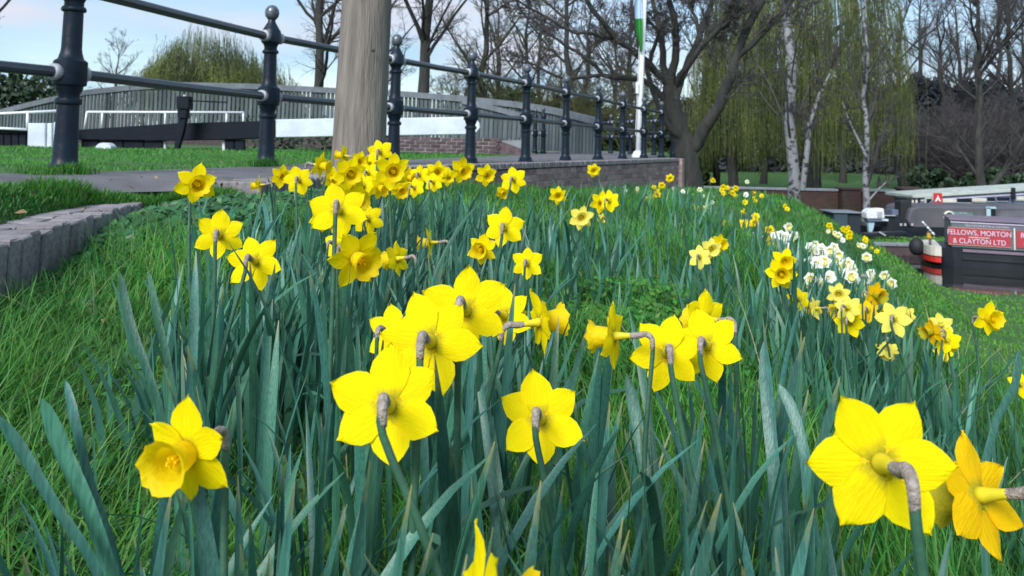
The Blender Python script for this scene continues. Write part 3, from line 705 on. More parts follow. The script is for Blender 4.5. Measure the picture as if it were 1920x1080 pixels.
# fender, rudder post and tiller
bm = MB(); fc = Vector((x0 - .13, B1Y - .30, -2.27)); bm.tube([fc + Vector((0, 0, -.22)), fc + Vector((0, 0, -.12)), fc, fc + Vector((0, 0, .12)), fc + Vector((0, 0, .2))], [.08, .16, .18, .14, .05], 14)
bm.build('fender', M['rubber'], b1, True)
MB().tube([(x0 + .15, B1Y - .5, -2.24), (x0 + .15, B1Y - .5, -1.98), (x0 + .10, B1Y - .5, -1.88)], .03, 8).build('rudder_post', M['rust'], b1, True)
MB().lathe([(.05, 0), (.075, .04), (.05, .09), (.06, .13), (.02, .15)], 10, (x0 + .13, B1Y - .5, -2.06)).build('brass_collar', mat('brass', (.5, .3, .03), .4), b1, True)
ta = pix(1742, 417, 19.3); tb = pix(1763, 442, 19.3); stripe = [M['cream'], M['red']]
for i in range(5): MB().tube([ta.lerp(tb, i / 5), ta.lerp(tb, (i + 1) / 5)], .022, 8).build('tiller_band', M['white_iron'] if i % 2 == 0 else M['collar'], b1, True)
cs = pixz(1786, 19.2, -2).x + .1
cabf = B1Y - .72; CT = pix(1800, 414, cabf).z
MB().box(((cs + x0 + 8.7) / 2, B1Y, (CT - 2.22) / 2), (x0 + 8.7 - cs, 1.44, CT + 2.22)).build('cabin', M['cabin_green'], b1, bevel=.03)
MB().box(((cs + x0 + 8.7) / 2, B1Y, CT + .028), (x0 + 8.7 - cs + .06, 1.5, .05)).build('roof_edge', M['rust'], b1, bevel=.01)
MB().box((cs + 3.0, cabf - .01, CT - .03), (6, .02, .02)).build('coach_line', M['lav'], b1)
text('FELLOWS MORTON & CLAYTON', .06, (cs + .75, cabf - .012, CT - .10), M['lav'], b1, ext=.002)
zc = (pix(1838, 442, cabf).z); 
px0 = pix(1788, 440, cabf).x; px1 = pix(1889, 440, cabf).x; pz0 = pix(1838, 459, cabf).z; pz1 = pix(1838, 427, cabf).z
bd = MB().box(((px0 + px1) / 2, cabf - .012, (pz0 + pz1) / 2), (px1 - px0, .024, pz1 - pz0)).build('name_board', M['red_panel'], b1, bevel=.004)
fr = M['cream']
for zz in (pz0, pz1): MB().box(((px0 + px1) / 2, cabf - .026, zz), (px1 - px0, .01, .012)).build('board_line', mat('gold line', (.5, .3, .2), .5) if 'gold line' not in bpy.data.materials else bpy.data.materials['gold line'], b1)
text('FELLOWS, MORTON', .168, ((px0 + px1) / 2, cabf - .03, pz1 - .115), M['lav'], b1, sx=.86)
text('& CLAYTON LTD', .165, ((px0 + px1) / 2, cabf - .03, pz0 + .09), M['lav'], b1, sx=.86)
MB().box(((px0 + px1) / 2, cabf - .028, (pz0 + pz1) / 2 - .012), (.42, .006, .016)).build('board_flourish', M['cream'], b1)
w2 = px1 - px0; qx0 = pix(1898, 440, cabf).x
MB().box((qx0 + w2 / 2, cabf - .012, (pz0 + pz1) / 2), (w2, .024, pz1 - pz0)).build('name_board', M['red_panel'], b1, bevel=.004)
text('RAI', .168, (qx0 + .08, cabf - .03, pz1 - .115), M['lav'], b1, sx=.86, align='LEFT'); text('N', .165, (qx0 + .14, cabf - .03, pz0 + .09), M['lav'], b1, align='LEFT')
MB().box((qx0 - .04, cabf - .02, (pz0 + pz1) / 2), (.03, .03, .5)).build('cabin_strip', M['cream'], b1)
b1.rotation_euler.z = R(-23); b1.location.x += .22; b1.location.y += .2
# boat in the arm behind: grey canvas cabin, porthole
B2Y = 26.0; f2 = 25.1; xa = pixz(1618, f2, -2.4).x; xc = pixz(1702, f2, -2).x
b2_ = empty('narrowboat', (xa, B2Y, -2.83), 'dark grey narrowboat with a white-ringed porthole and open stern deck behind the grass strip', 'boat')
hull(b2_, xa, xa + 17, B2Y, 1.0, -3.1, -2.30, M['hull'])
MB().prism([(xc + .12, f2, -2.32), (xc, f2, -2.1), (xc + .1, f2, -1.72), (xc + .35, f2, -1.64), (xa + 17, f2, -1.45), (xa + 17, f2, -2.32)], (0, -.02, 0), (0, 1.7, 0)).build('cabin', M['tarp'], b2_, bevel=.05)
MB().box(((xc + xa + 17) / 2, f2 - .05, -2.37), (xa + 17 - xc, .06, .05)).build('gunwale', M['rust'], b2_)
pc = pix(1780, 406, f2 - .05)
ring = MB(); n = 24; vs = []; fs = []
for i in range(n):
    a = 2 * math.pi * i / n
    for (r_, y) in ((.115, 0), (.145, -.035), (.175, -.01), (.175, .03)): vs.append((pc.x + r_ * math.cos(a), pc.y + y, pc.z + r_ * math.sin(a)))
for i in range(n):
    for j in range(3): a = i * 4 + j; b_ = ((i + 1) % n) * 4 + j; fs.append((a, b_, b_ + 1, a + 1))
ring.add(vs, fs).build('porthole_ring', M['cream'], b2_, True)
MB().add([(pc.x + .12 * math.cos(2 * math.pi * i / n), pc.y, pc.z + .12 * math.sin(2 * math.pi * i / n)) for i in range(n)], [tuple(range(n))]).build('porthole_glass', M['glass'], b2_)
a = pix(1787, 411, f2 - .04); c_ = pix(1826, 411, f2 - .04)
MB().prism([(a.x + .04, a.y, a.z - .03), (c_.x, a.y, a.z - .03), (c_.x - .04, a.y, a.z + .2), (a.x - .04, a.y, a.z + .24)], (0, -.01, 0), (0, .02, 0)).build('name_sign', M['teal'], b2_)
text('NUTCK', .17, ((a.x + c_.x) / 2, a.y - .02, a.z + .06), M['roof_white'], b2_, sx=.8)
text('WATER', .07, ((a.x + c_.x) / 2 - .02, a.y - .02, a.z + .19), M['roof_white'], b2_)
ha = pix(1850, 388, f2 - .1)
MB().box((ha.x + .13, ha.y, ha.z - .02), (.3, .04, .06)).box((ha.x + .05, ha.y, ha.z - .22), (.12, .04, .4)).box((ha.x - .1, ha.y, ha.z - .38), (.32, .05, .09)).build('side_hatch_door', M['pale_blue'], b2_)
MB().box((ha.x + .2, ha.y + .02, ha.z - .25), (.14, .04, .36)).build('hatch_opening', M['glass'], b2_)
# canvas bulge on the right
mb = MB(); e0 = pixz(1868, f2, -1.8).x
mb.tube([(e0, f2 + .1, -2.0), (e0 + .15, f2 + .02, -2.0), (e0 + 3.2, f2 - .02, -1.95), (e0 + 3.4, f2 + .1, -1.95)], [.22, .30, .34, .25], 18); mb.build('canvas_roll', M['tarp'], b2_, True)
# stern deck gear of that boat
def dbox(name, x0, y0, x1, y1, d, dp, m_, par, bev=.01):
    a = pix(x0, y0, d); c_ = pix(x1, y1, d)
    MB().box(((a.x + c_.x) / 2, d + dp / 2, (a.z + c_.z) / 2), (abs(c_.x - a.x), dp, abs(a.z - c_.z))).build(name, m_, par, bevel=bev)
dbox('engine_hatch', 1662, 405, 1690, 432, 25.2, 1.0, M['hull'], b2_); dbox('seat_back', 1690, 376, 1711, 430, 25.3, .5, M['rubber'], b2_, .05)
dbox('deck_rail', 1655, 403, 1680, 405.5, 25.1, .06, M['collar'], b2_); dbox('deck_tray', 1650, 411, 1666, 415, 25.0, .3, M['white_iron'], b2_)
dbox('deck_box', 1673, 393, 1690, 404, 25.5, .4, M['slate_blue'], b2_)
for px in (1690, 1698, 1711): dbox('deck_cleat', px - 2, 419, px + 2, 424, 25.0, .05, M['collar'], b2_)
om = empty('outboard_motor', pix(1642, 434, 24.6), 'white and pale blue outboard motor tilted up at the dark stern deck', 'motor')
def shape(name, pts_, d, dp, m_, par, bev=.015):
    P = [pix(a, b_, d) for a, b_ in pts_]; MB().prism([(p.x, d, p.z) for p in P], (0, 0, 0), (0, dp, 0)).build(name, m_, par, bevel=bev)
shape('cowling', [(1625, 398), (1632, 392), (1658, 391), (1660, 410), (1655, 411), (1626, 411)], 24.5, .4, M['white_iron'], om, .03)
shape('cowl_band', [(1626, 411.3), (1654, 411.3), (1652, 416), (1628, 416)], 24.54, .3, M['slate_blue'], om)
shape('drive_leg', [(1628, 416.3), (1641, 416.3), (1638, 430), (1635, 437), (1630, 436)], 24.6, .14, M['pale_blue'], om)
shape('rear_vent', [(1645, 397), (1655, 397), (1654, 408), (1645, 408)], 24.48, .02, M['collar'], om, .003)
# third boat with pale roof
f3 = 28.0; xk = pixz(1700, f3, -1.8).x
b3 = empty('narrowboat', (xk, f3 + 1, -2.83), 'blue grey narrowboat with a pale roof edge moored farthest back by the brick wall', 'boat')
hull(b3, xk - .8, xk + 16, f3 + 1, 1.0, -3.1, -2.2, M['slate_blue'])
A1 = pix(1726, 366, f3); A2 = pix(1930, 353, f3); zt1, zt2 = A1.z, A2.z; xe = xk + 16
slope = (zt2 - zt1) / (A2.x - A1.x)
MB().prism([(A1.x, f3, -2.25), (xe, f3, -2.25), (xe, f3, zt1 + slope * (xe - A1.x) - .12), (A1.x, f3, zt1 - .12)], (0, 0, 0), (0, 1.9, 0)).build('cabin', M['slate_blue'], b3)
MB().prism([(A1.x - .3, f3, zt1 - .11), (xe, f3, zt1 + slope * (xe - A1.x) - .11), (xe, f3, zt1 + slope * (xe - A1.x)), (A1.x - .3, f3, zt1)], (0, -.06, 0), (0, 2.0, 0)).build('roof_edge', M['roof_white'], b3, bevel=.01)
MB().prism([(A1.x, f3, zt1 - .20), (xe, f3, zt1 + slope * (xe - A1.x) - .20), (xe, f3, zt1 + slope * (xe - A1.x) - .17), (A1.x, f3, zt1 - .17)], (0, -.02, 0), (0, .01, 0)).build('coach_line', M['lav'], b3)
for i, (a_, b_, m_) in enumerate([(1768, 1794, 'cream'), (1795, 1822, 'glass'), (1823, 1850, 'cream'), (1852, 1866, 'glass'), (1870, 1893, 'glass'), (1906, 1925, 'cream')]):
    y = 374 - (a_ - 1768) * .035; dbox('window', a_, y - 1, b_, y + 6, f3 - .03, .03, M[m_], b3, .004); dbox('window_sill', a_, y + 6.6, b_, y + 8, f3 - .05, .05, M['roof_white'], b3, .004)
shape('cratch_cover', [(1700, 371), (1722, 371), (1731, 386), (1700, 386)], f3 - .4, .9, M['hull'], b3, .04)
for px in (1712, 1719): dbox('cratch_window', px - 2, 375, px + 1.5, 384, f3 - .45, .03, M['cream'], b3, .003)
shape('front_frame', [(1735, 370), (1752, 370), (1740, 386), (1733, 386)], f3 - .42, .04, M['roof_white'], b3, .004); shape('front_glass', [(1738, 373), (1748, 373), (1741, 383), (1737, 383)], f3 - .44, .02, M['glass'], b3, .002)
for px in (1802,): dbox('roof_vent', px - 3, 357, px + 3, 365, f3 + .6, .2, M['hull'], b3)
for px in (1791, 1829, 1880, 1887): dbox('mushroom_vent', px - 3, 357 - (px - 1791) * .02, px + 3, 361, f3 + .5, .15, M['cream'], b3)
dbox('chimney', 1899, 352, 1905, 374, f3 - .2, .12, M['hull'], b3)
sg = empty('red_sign', pix(1759, 384, f3 - .6), 'small red sign with a white figure on it beside the pale roofed boat', 'sign')
dbox('sign_plate', 1751, 362, 1767, 384, f3 - .7, .04, M['red'], sg, .004)
shape('sign_emblem', [(1753, 378), (1757, 371), (1759, 366), (1761, 371), (1765, 378), (1762, 378), (1759, 374), (1756, 378)], f3 - .725, .02, M['white_iron'], sg, .002)
dbox('sign_pole', 1757.5, 384, 1760.5, 396, f3 - .69, .05, M['collar'], sg, .002)
# service box on the grass
bx = empty('storage_box', pix(1588, 437, 24.2), 'blue green metal storage box with a pale lid on the grass before the wall', 'box')
dbox('box_body', 1564, 401, 1590, 439, 23.9, .9, mat('blue green metal', (.03, .06, .085), .5, (.045, .08, .10), 3), bx)
dbox('box_side', 1590.4, 401, 1614, 439, 23.95, .85, mat('dark blue green metal', (.016, .024, .034), .6), bx)
dbox('box_lid', 1560, 397, 1617, 400.6, 23.85, 1.0, mat('pale lid', (.20, .23, .26), .6), bx)
# low mooring clutter on the island edge
dbx = empty('mooring_timber', pix(1680, 444, 23.4), 'long dark mooring timber lying on the grass strip before the grey boat', 'timber')
shape('timber_baulk', [(1615, 438), (1700, 434), (1703, 441), (1617, 446)], 23.3, .3, M['hull'], dbx)
shape('rope_end', [(1650, 434), (1662, 441), (1660, 443), (1648, 436)], 23.25, .04, M['collar'], dbx, .004)
# ------------------------------------------------------------ trees
def seg_mesh(P0, P1, R0, R1, n=3, rnd=None):
    P0, P1, R0, R1 = map(lambda q: np.asarray(q, float), (P0, P1, R0, R1)); N = len(P0)
    t = P1 - P0; t /= np.linalg.norm(t, axis=1, keepdims=True) + 1e-9
    ref = np.where(np.abs(t[:, 2:3]) > .9, np.array([[1., 0, 0]]), np.array([[0, 0, 1.]]))
    a = np.cross(t, ref); a /= np.linalg.norm(a, axis=1, keepdims=True); b = np.cross(t, a)
    q = 2 * np.pi * np.arange(n) / n; ring = a[:, None] * np.cos(q)[None, :, None] + b[:, None] * np.sin(q)[None, :, None]
    V = np.concatenate([P0[:, None] + ring * R0[:, None, None], P1[:, None] + ring * R1[:, None, None]], 1)
    f = np.array([[j, (j + 1) % n, n + (j + 1) % n, n + j] for j in range(n)])
    Fc = (np.arange(N)[:, None, None] * 2 * n + f[None]).reshape(-1, 4)
    return V.reshape(-1, 3), Fc, (np.repeat(RNG.random(N), 2 * n))
def wander(p, d, L, r, r_end, k, rr, wob, grav):
    pts = [Vector(p)]; rads = [r]; d = Vector(d).normalized()
    for i in range(k):
        d = (d + Vector((rr.gauss(0, wob), rr.gauss(0, wob), rr.gauss(0, wob) + grav))).normalized()
        pts.append(pts[-1] + d * (L / k)); rads.append(r + (r_end - r) * (i + 1) / k)
    return pts, rads
def sub(out, pts, rads, L, level, maxl, rr, par):
    """spawn side branches along a polyline"""
    n = par['n'][level]; 
    for i in range(n):
        t = rr.uniform(par['t0'][level], 1.0); x = t * (len(pts) - 1); k = min(int(x), len(pts) - 2); f = x - k
        p = pts[k].lerp(pts[k + 1], f); d = (pts[k + 1] - pts[k]).normalized()
        a = rr.uniform(*par['ang']); ax = d.orthogonal().normalized(); ax.rotate(Matrix.Rotation(rr.uniform(0, 6.283), 3, d))
        nd = d.copy(); nd.rotate(Matrix.Rotation(a, 3, ax))
        l2 = L * rr.uniform(*par['len']) * (1.15 - .6 * t) ; r2 = max(.006, min(rads[k] * .62, l2 * par['thick']))
        q, qr = wander(p, nd, l2, r2, max(.004, r2 * .3), par['segs'][level], rr, par['wob'], par['grav'][level])
        out.append((q, qr, level + 1))
        if level + 1 < maxl: sub(out, q, qr, l2, level + 1, maxl, rr, par)
PAR = dict(n=[9, 7, 6, 4], t0=[.3, .2, .15, .1], ang=(.45, 1.05), len=(.42, .62), segs=[5, 4, 3, 2], wob=.13, grav=[.06, .05, .02, 0], thick=.022)
def tree_meshes(trunks, par, seed, maxl=4):
    """trunks: list of (pts, rads). returns (big mesh, twig mesh)"""
    rr = random.Random(seed); out = []
    for pts, rads in trunks:
        out.append((pts, rads, 0)); L = sum((b - a).length for a, b in zip(pts[:-1], pts[1:])); sub(out, pts, rads, L * par.get('L0', 1), 0, maxl, rr, par)
    big = MB(); P0 = []; P1 = []; R0 = []; R1 = []
    for pts, rads, lv in out:
        if lv == 0 or (lv == 1 and rads[0] > .045): big.tube(pts, rads, 12 if lv == 0 else 7, cap=False)
        else:
            for i in range(len(pts) - 1): P0.append(pts[i]); P1.append(pts[i + 1]); R0.append(rads[i]); R1.append(rads[i + 1])
    v, f, r = seg_mesh(P0, P1, R0, R1)
    return big.mesh('trunk', smooth=True), np_mesh('crown', v, f, r)
def simple_trunk(h, r, seed, lean=(0, 0), k=8, wob=.008):
    rr = random.Random(seed); pts = [Vector((0, 0, -.4))]; rads = [r * 1.25]
    for i in range(k): pts.append(Vector((lean[0] * (i + 1) / k + rr.gauss(0, h * wob), lean[1] * (i + 1) / k + rr.gauss(0, h * .008), h * (i + .6) / k))); rads.append(r * (1 - .85 * (i + 1) / k))
    return [(pts, rads)]
def place_tree(name, meshes, loc, label, cat, group=None, rot=0, sc=1.0, mats=('bark', 'twig'), root=None):
    e = empty(name, loc, label, cat, group)
    for nm, me, m_ in (('trunk', meshes[0], mats[0]), ('crown', meshes[1], mats[1])):
        if not me.materials: me.materials.append(M[m_])
        o = bpy.data.objects.new(nm, me); COL.objects.link(o); o.parent = e
        o.matrix_basis = Matrix.Rotation(rot, 4, 'Z') @ Matrix.Scale(sc, 4)
    return e
# --- the big bare tree by the wall end: limbs drawn by hand, twigs grown
bt0 = pixz(1292, 17.3, -.95)
def limb(pp_, r0_, r1_): 
    pts = [pix(a, b_, d) - bt0 for a, b_, d in pp_]; fine = []
    for i in range(len(pts) - 1):
        for k in range(3): fine.append(pts[i].lerp(pts[i + 1], k / 3) + Vector((random.gauss(0, .02), random.gauss(0, .02), random.gauss(0, .02))) * (1 if i + k else 0))
    fine.append(pts[-1]); n = len(fine); return fine, [r0_ + (r1_ - r0_) * i / (n - 1) for i in range(n)]
limbs = [limb([(1294, 375, 17.3), (1292, 330, 17.3), (1283, 280, 17.3), (1272, 235, 17.3), (1262, 195, 17.3), (1255, 160, 17.3)], .30, .15),
         limb([(1256, 165, 17.3), (1215, 120, 17.0), (1160, 75, 16.6), (1110, 20, 16.2), (1075, -50, 16)], .085, .04),
         limb([(1150, 72, 16.6), (1080, 60, 16.4), (1000, 20, 16.2), (940, -20, 16)], .04, .015), limb([(1130, 140, 17.8), (1060, 150, 17.9), (1000, 120, 18), (930, 110, 18.2)], .045, .012), limb([(1340, 62, 16.5), (1370, 20, 16.3), (1385, -40, 16)], .04, .02), limb([(1312, 70, 17.8), (1300, 20, 18), (1305, -40, 18.2)], .05, .02),
         limb([(1262, 195, 17.3), (1205, 150, 17.6), (1130, 140, 17.8), (1085, 100, 18), (1020, 60, 18.4)], .08, .025),
         limb([(1254, 165, 17.3), (1240, 100, 17.5), (1232, 40, 17.8), (1215, -40, 18)], .09, .04),
         limb([(1258, 160, 17.3), (1268, 90, 17.0), (1262, 30, 16.6), (1250, -50, 16.4)], .095, .05),
         limb([(1262, 190, 17.2), (1285, 130, 17.5), (1312, 70, 17.8), (1335, 0, 18), (1350, -60, 18)], .095, .045),
         limb([(1268, 160, 17.3), (1300, 105, 16.8), (1345, 60, 16.4), (1395, 10, 16.2)], .07, .03),
         limb([(1293, 285, 17.3), (1325, 235, 17.0), (1352, 195, 16.8), (1372, 130, 16.6), (1392, 70, 16.5), (1425, 5, 16.3), (1450, -50, 16.2)], .145, .06),
         limb([(1380, 110, 16.6), (1425, 70, 16.3), (1470, 20, 16.0), (1500, -40, 16)], .07, .03),
         limb([(1218, 122, 17.0), (1235, 60, 16.7), (1195, 10, 16.4)], .05, .02),
         limb([(1285, 270, 17.3), (1250, 225, 17.0), (1225, 170, 16.8), (1200, 95, 16.5), (1190, 20, 16.3)], .08, .03)]
PB1 = dict(n=[15, 8, 5, 3], t0=[.30, .2, .15, .1], ang=(.35, .95), len=(.34, .55), segs=[5, 4, 3, 2], wob=.14, grav=[.05, .04, .01, 0], thick=.013, L0=.75)
mt, mc = tree_meshes(limbs[1:], PB1, 5, 4)
mb = MB(); mb.tube(limbs[0][0], limbs[0][1], 16, cap=False)
o_t = mb.mesh('trunk', True)
e = empty('bare_tree', bt0, 'large dark bare tree with many spreading limbs at the end of the brick retaining wall', 'tree')
for nm, me, m_ in (('trunk', o_t, 'bark'), ('limbs', mt, 'bark'), ('crown', mc, 'twig')):
    me.materials.append(M[m_]); o = bpy.data.objects.new(nm, me); COL.objects.link(o); o.parent = e
# --- birches
PBR = dict(n=[20, 9, 6, 4], t0=[.22, .15, .1, .1], ang=(.4, .9), len=(.22, .42), segs=[6, 5, 4, 3], wob=.10, grav=[.10, .01, -.08, -.12], thick=.010)
for i, (px, d, h, r_, ln, lab) in enumerate([(1491, 22, 11, .185, (-.25, .3), 'thick white barked birch with black patches standing before the brick wall'),
                                            (1626, 27.5, 10, .135, (.15, .2), 'slimmer grey white birch standing behind the storage box')]):
    tr = simple_trunk(h, r_, 30 + i, ln, 14, .0025)
    if i == 0:
        tr.append(([Vector((.18, -.05, .9)), Vector((.30, -.1, 2.0)), Vector((.36, -.1, 2.7)), Vector((.62, -.15, 3.5)), Vector((.95, -.2, 4.2))], [.08, .075, .06, .045, .02]))
    else:
        tr.append(([Vector((.02, 0, 3.3)), Vector((-.25, 0, 3.9)), Vector((-.55, 0, 4.5)), Vector((-.8, 0, 5.2))], [.055, .045, .03, .02]))
        tr.append(([Vector((.1, 0, 1.9)), Vector((.45, 0, 2.3)), Vector((.8, 0, 2.6)), Vector((1.1, 0, 2.7))], [.035, .03, .02, .015]))
    me = tree_meshes(tr, PBR, 60 + i, 4)
    place_tree('birch_tree', me, pixz(px, d, H(pixz(px, d, -2.5).x, d)), lab, 'tree', mats=('bark_birch', 'twig'))
# --- bare trees of the background: three meshes, many copies
PT = dict(n=[17, 9, 7, 5], t0=[.22, .15, .1, .1], ang=(.4, 1.0), len=(.30, .50), segs=[6, 5, 4, 2], wob=.12, grav=[.08, .05, .02, 0], thick=.018)
BT = [tree_meshes(simple_trunk(12, .27, 70 + i), PT, 80 + i, 4) for i in range(3)]
PBsh = dict(n=[8, 8, 7, 4], t0=[.05, .1, .1, .1], ang=(.3, 1.0), len=(.35, .6), segs=[5, 4, 3, 2], wob=.16, grav=[.05, .03, 0, 0], thick=.016)
def multistem(seed, h=6):
    rr = random.Random(seed); out = []
    for i in range(7):
        a = rr.uniform(0, 6.28); q = rr.uniform(.2, .5)
        out.append(wander((0, 0, -.2), (math.cos(a) * q, math.sin(a) * q, 1), h * rr.uniform(.7, 1), .07, .02, 6, rr, .1, .03))
    return out
SH = [tree_meshes(multistem(90 + i), PBsh, 95 + i, 4) for i in range(2)]
OL = [tuple(m_.copy() for m_ in SH[0]), tuple(m_.copy() for m_ in BT[1])]
def bare(px, d, sc, which, lab, grp=None, z=None, rot=None, mats=('bark', 'twig'), name='bare_tree', cat='tree'):
    p = pixz(px, d, -1); p.z = H(p.x, d) if z is None else z
    return place_tree(name, which, p, lab, cat, grp, random.uniform(0, 6.28) if rot is None else rot, sc, mats)
bare(592, 36, 1.0, BT[0], 'tall dark bare tree directly left of the timber pole, behind the bridge', z=.3)
bare(790, 31, 1.0, BT[2], 'tall dark bare tree just right of the timber pole, behind the bridge', z=.3)
bare(700, 52, 1.1, BT[1], 'fainter bare tree half hidden behind the timber pole', z=0)
bare(212, 58, .58, BT[1], 'small round bare tree on the skyline near the left post', z=-.2)
bare(265, 66, .5, BT[0], 'lowest bare tree on the skyline beside the left willow', z=-.2)
bare(-70, 22, .62, BT[0], 'bare tree whose branch tips reach in at the left edge', z=-.2)
for px, d, sc in [(905, 40, .9), (985, 46, .8), (1060, 38, .85)]:
    bare(px, d, sc, OL[1], {905: 'olive budding tree behind the fourth railing post', 985: 'olive budding tree rising behind the fifth railing post', 1060: 'olive budding tree behind the sixth railing post'}[px], z=-.2, mats=('bark', 'twig_olive'), name='budding_tree')
for i, (px, d, sc) in enumerate([(860, 42, .75), (935, 37, .6), (1015, 39, .62), (1100, 35, .6), (1165, 38, .7)]):
    bare(px, d, sc, OL[0], 'olive brown thicket shrub behind the bridge parapet', 'thicket shrubs behind the bridge', z=-.2, mats=('twig_olive', 'twig_olive'), name='thicket_shrub', cat='shrub')
bare(1838, 62, 1.25, BT[0], 'tall bare tree standing clear above the dark wood at upper right', z=1.5)
bare(1900, 66, 1.15, BT[2], 'bare tree above the dark wood, cut by the right edge', z=1.5)
bare(1765, 70, 1.05, BT[1], 'bare tree between the willow and the tall tree over the dark wood', z=1)
bare(1960, 58, 1.2, BT[0], 'bare tree whose branches reach in from beyond the right edge', z=1)
bare(1690, 45, .95, BT[1], 'bare tree with long limbs sweeping up beside the right side of the willow')
bare(1430, 60, 1.0, BT[2], 'bare tree in the gap left of the large willow'); bare(1180, 48, .9, BT[0], 'bare tree seen behind the white flagpole', z=-.3)
bare(1340, 52, 1.0, BT[1], 'bare tree behind the right limb of the big bare tree')
bare(1580, 64, 1.1, BT[0], 'bare tree glimpsed through the top of the large willow')
for px, d, sc, w in [(1730, 80, 1.35, 1), (1800, 82, 1.3, 0), (1875, 80, 1.4, 2), (1925, 84, 1.3, 1)]:
    bare(px, d, sc, BT[w], 'faint tall bare tree in the back row over the dark wood', 'back row of bare trees', z=.5)
for px, d, sc, w in [(930, 58, .95, 0), (1010, 60, .9, 2), (1100, 56, .95, 1), (1150, 62, .9, 2)]:
    bare(px, d, sc, BT[w], 'faint bare tree in the back row beyond the bridge', 'back row of trees beyond the bridge', z=-.2)
# leaning dark tree by the boats
PL = dict(PT); PL['n'] = [10, 6, 5, 4]
lt = [wander((0, 0, -.3), (-.15, 0, 1), 7, .26, .08, 8, random.Random(3), .06, .02), wander((.05, 0, .4), (.85, .1, .75), 6, .16, .05, 8, random.Random(5), .08, .06), wander((.0, 0, .8), (-.6, .2, .8), 4.5, .10, .03, 8, random.Random(9), .08, .06)]
place_tree('bare_tree', tree_meshes(lt, PL, 21, 4), pixz(1848, 40, -2.3), 'dark forked tree leaning right above the boats', 'tree')
for i, (px, d, sc) in enumerate([(1715, 56, .95), (1745, 60, 1.05), (1785, 55, 1.0), (1822, 52, .95), (1860, 58, 1.1), (1895, 54, 1.05), (1935, 56, 1.1), (1975, 55, 1.1), (1800, 66, 1.25), (1870, 68, 1.3)]):
    bare(px, d, sc, SH[i % 2], 'dark bare multi-stemmed tree in the wood beyond the boats', 'bare multi-stemmed trees in the dark wood', name='multistem_tree')
# --- far belt of woodland (uncountable)
def belt(name, knots, m_, n, size, depth=8, thin=.3):
    """leafy and twiggy clumps filling a band; knots (px, ytop, d)"""
    K = np.array(knots, float); px = RNG.uniform(K[0, 0], K[-1, 0], n); yt = np.interp(px, K[:, 0], K[:, 1]); d = np.interp(px, K[:, 0], K[:, 2])
    yt = yt + 10 * np.sin(px * .05) + 6 * np.sin(px * .13 + 1) + RNG.exponential(6, n) * 0
    dd = d + RNG.uniform(0, depth, n)
    X = (px - 960) / F * d * (dd / d); ztop = (275 - yt) / F * d; zb = np.array([-2.6] * n)
    u = RNG.random(n) ** .8; Z = zb + (ztop - zb) * u * (1 + RNG.normal(0, .03, n))
    c = np.stack([X, dd, Z], 1); a = RNG.normal(0, 1, (n, 3)); a /= np.linalg.norm(a, axis=1, keepdims=True); b_ = np.cross(a, RNG.normal(0, 1, (n, 3))); b_ /= np.linalg.norm(b_, axis=1, keepdims=True)
    s = size * RNG.uniform(.5, 1.3, (n, 1)); V = np.stack([c - a * s - b_ * s * thin, c + a * s - b_ * s * thin * .4, c + a * s * .8 + b_ * s * thin, c - a * s * .7 + b_ * s * thin], 1).reshape(-1, 3)
    o = link(name, np_mesh(name, V, np.arange(4 * n).reshape(-1, 4), np.repeat(RNG.random(n), 4)), m_); tag(o, kind='stuff'); return o
tag(belt('far_wood', [(1160, 215, 74), (1300, 175, 76), (1420, 135, 78), (1600, 135, 78), (1720, 140, 74), (1800, 138, 74), (1950, 150, 74), (2150, 140, 76)], M['wood_mass'], 60000, .42, 10, .3), 'dark bare woodland beyond the canal basin', 'wood')
tag(belt('hedge_belt', [(-160, 160, 62), (-60, 158, 60), (30, 152, 60), (90, 165, 60), (150, 190, 60)], M['evergreen'], 7000, .22, 4, .6), 'dark evergreen bushes beyond the bridge at the left', 'bushes')
tag(belt('thicket', [(870, 178, 44), (960, 176, 44), (1060, 182, 44), (1150, 205, 44), (1240, 205, 46), (1330, 240, 50)], M['hedge'], 16000, .20, 6, .6), 'olive and brown thicket behind the bridge parapet', 'thicket')
tag(belt('lock_undergrowth', [(420, 246, 17.5), (640, 246, 17.5), (745, 250, 17.5)], M['evergreen'], 4000, .05, 1.0, .7), 'dark undergrowth under the beam behind the lawn', 'undergrowth')
tag(belt('low_shrubs', [(1690, 318, 50), (1760, 308, 50), (1840, 316, 50), (1960, 300, 50)], M['evergreen'], 5000, .2, 5, .6), 'dark low shrubs along the far lawn', 'shrubs')
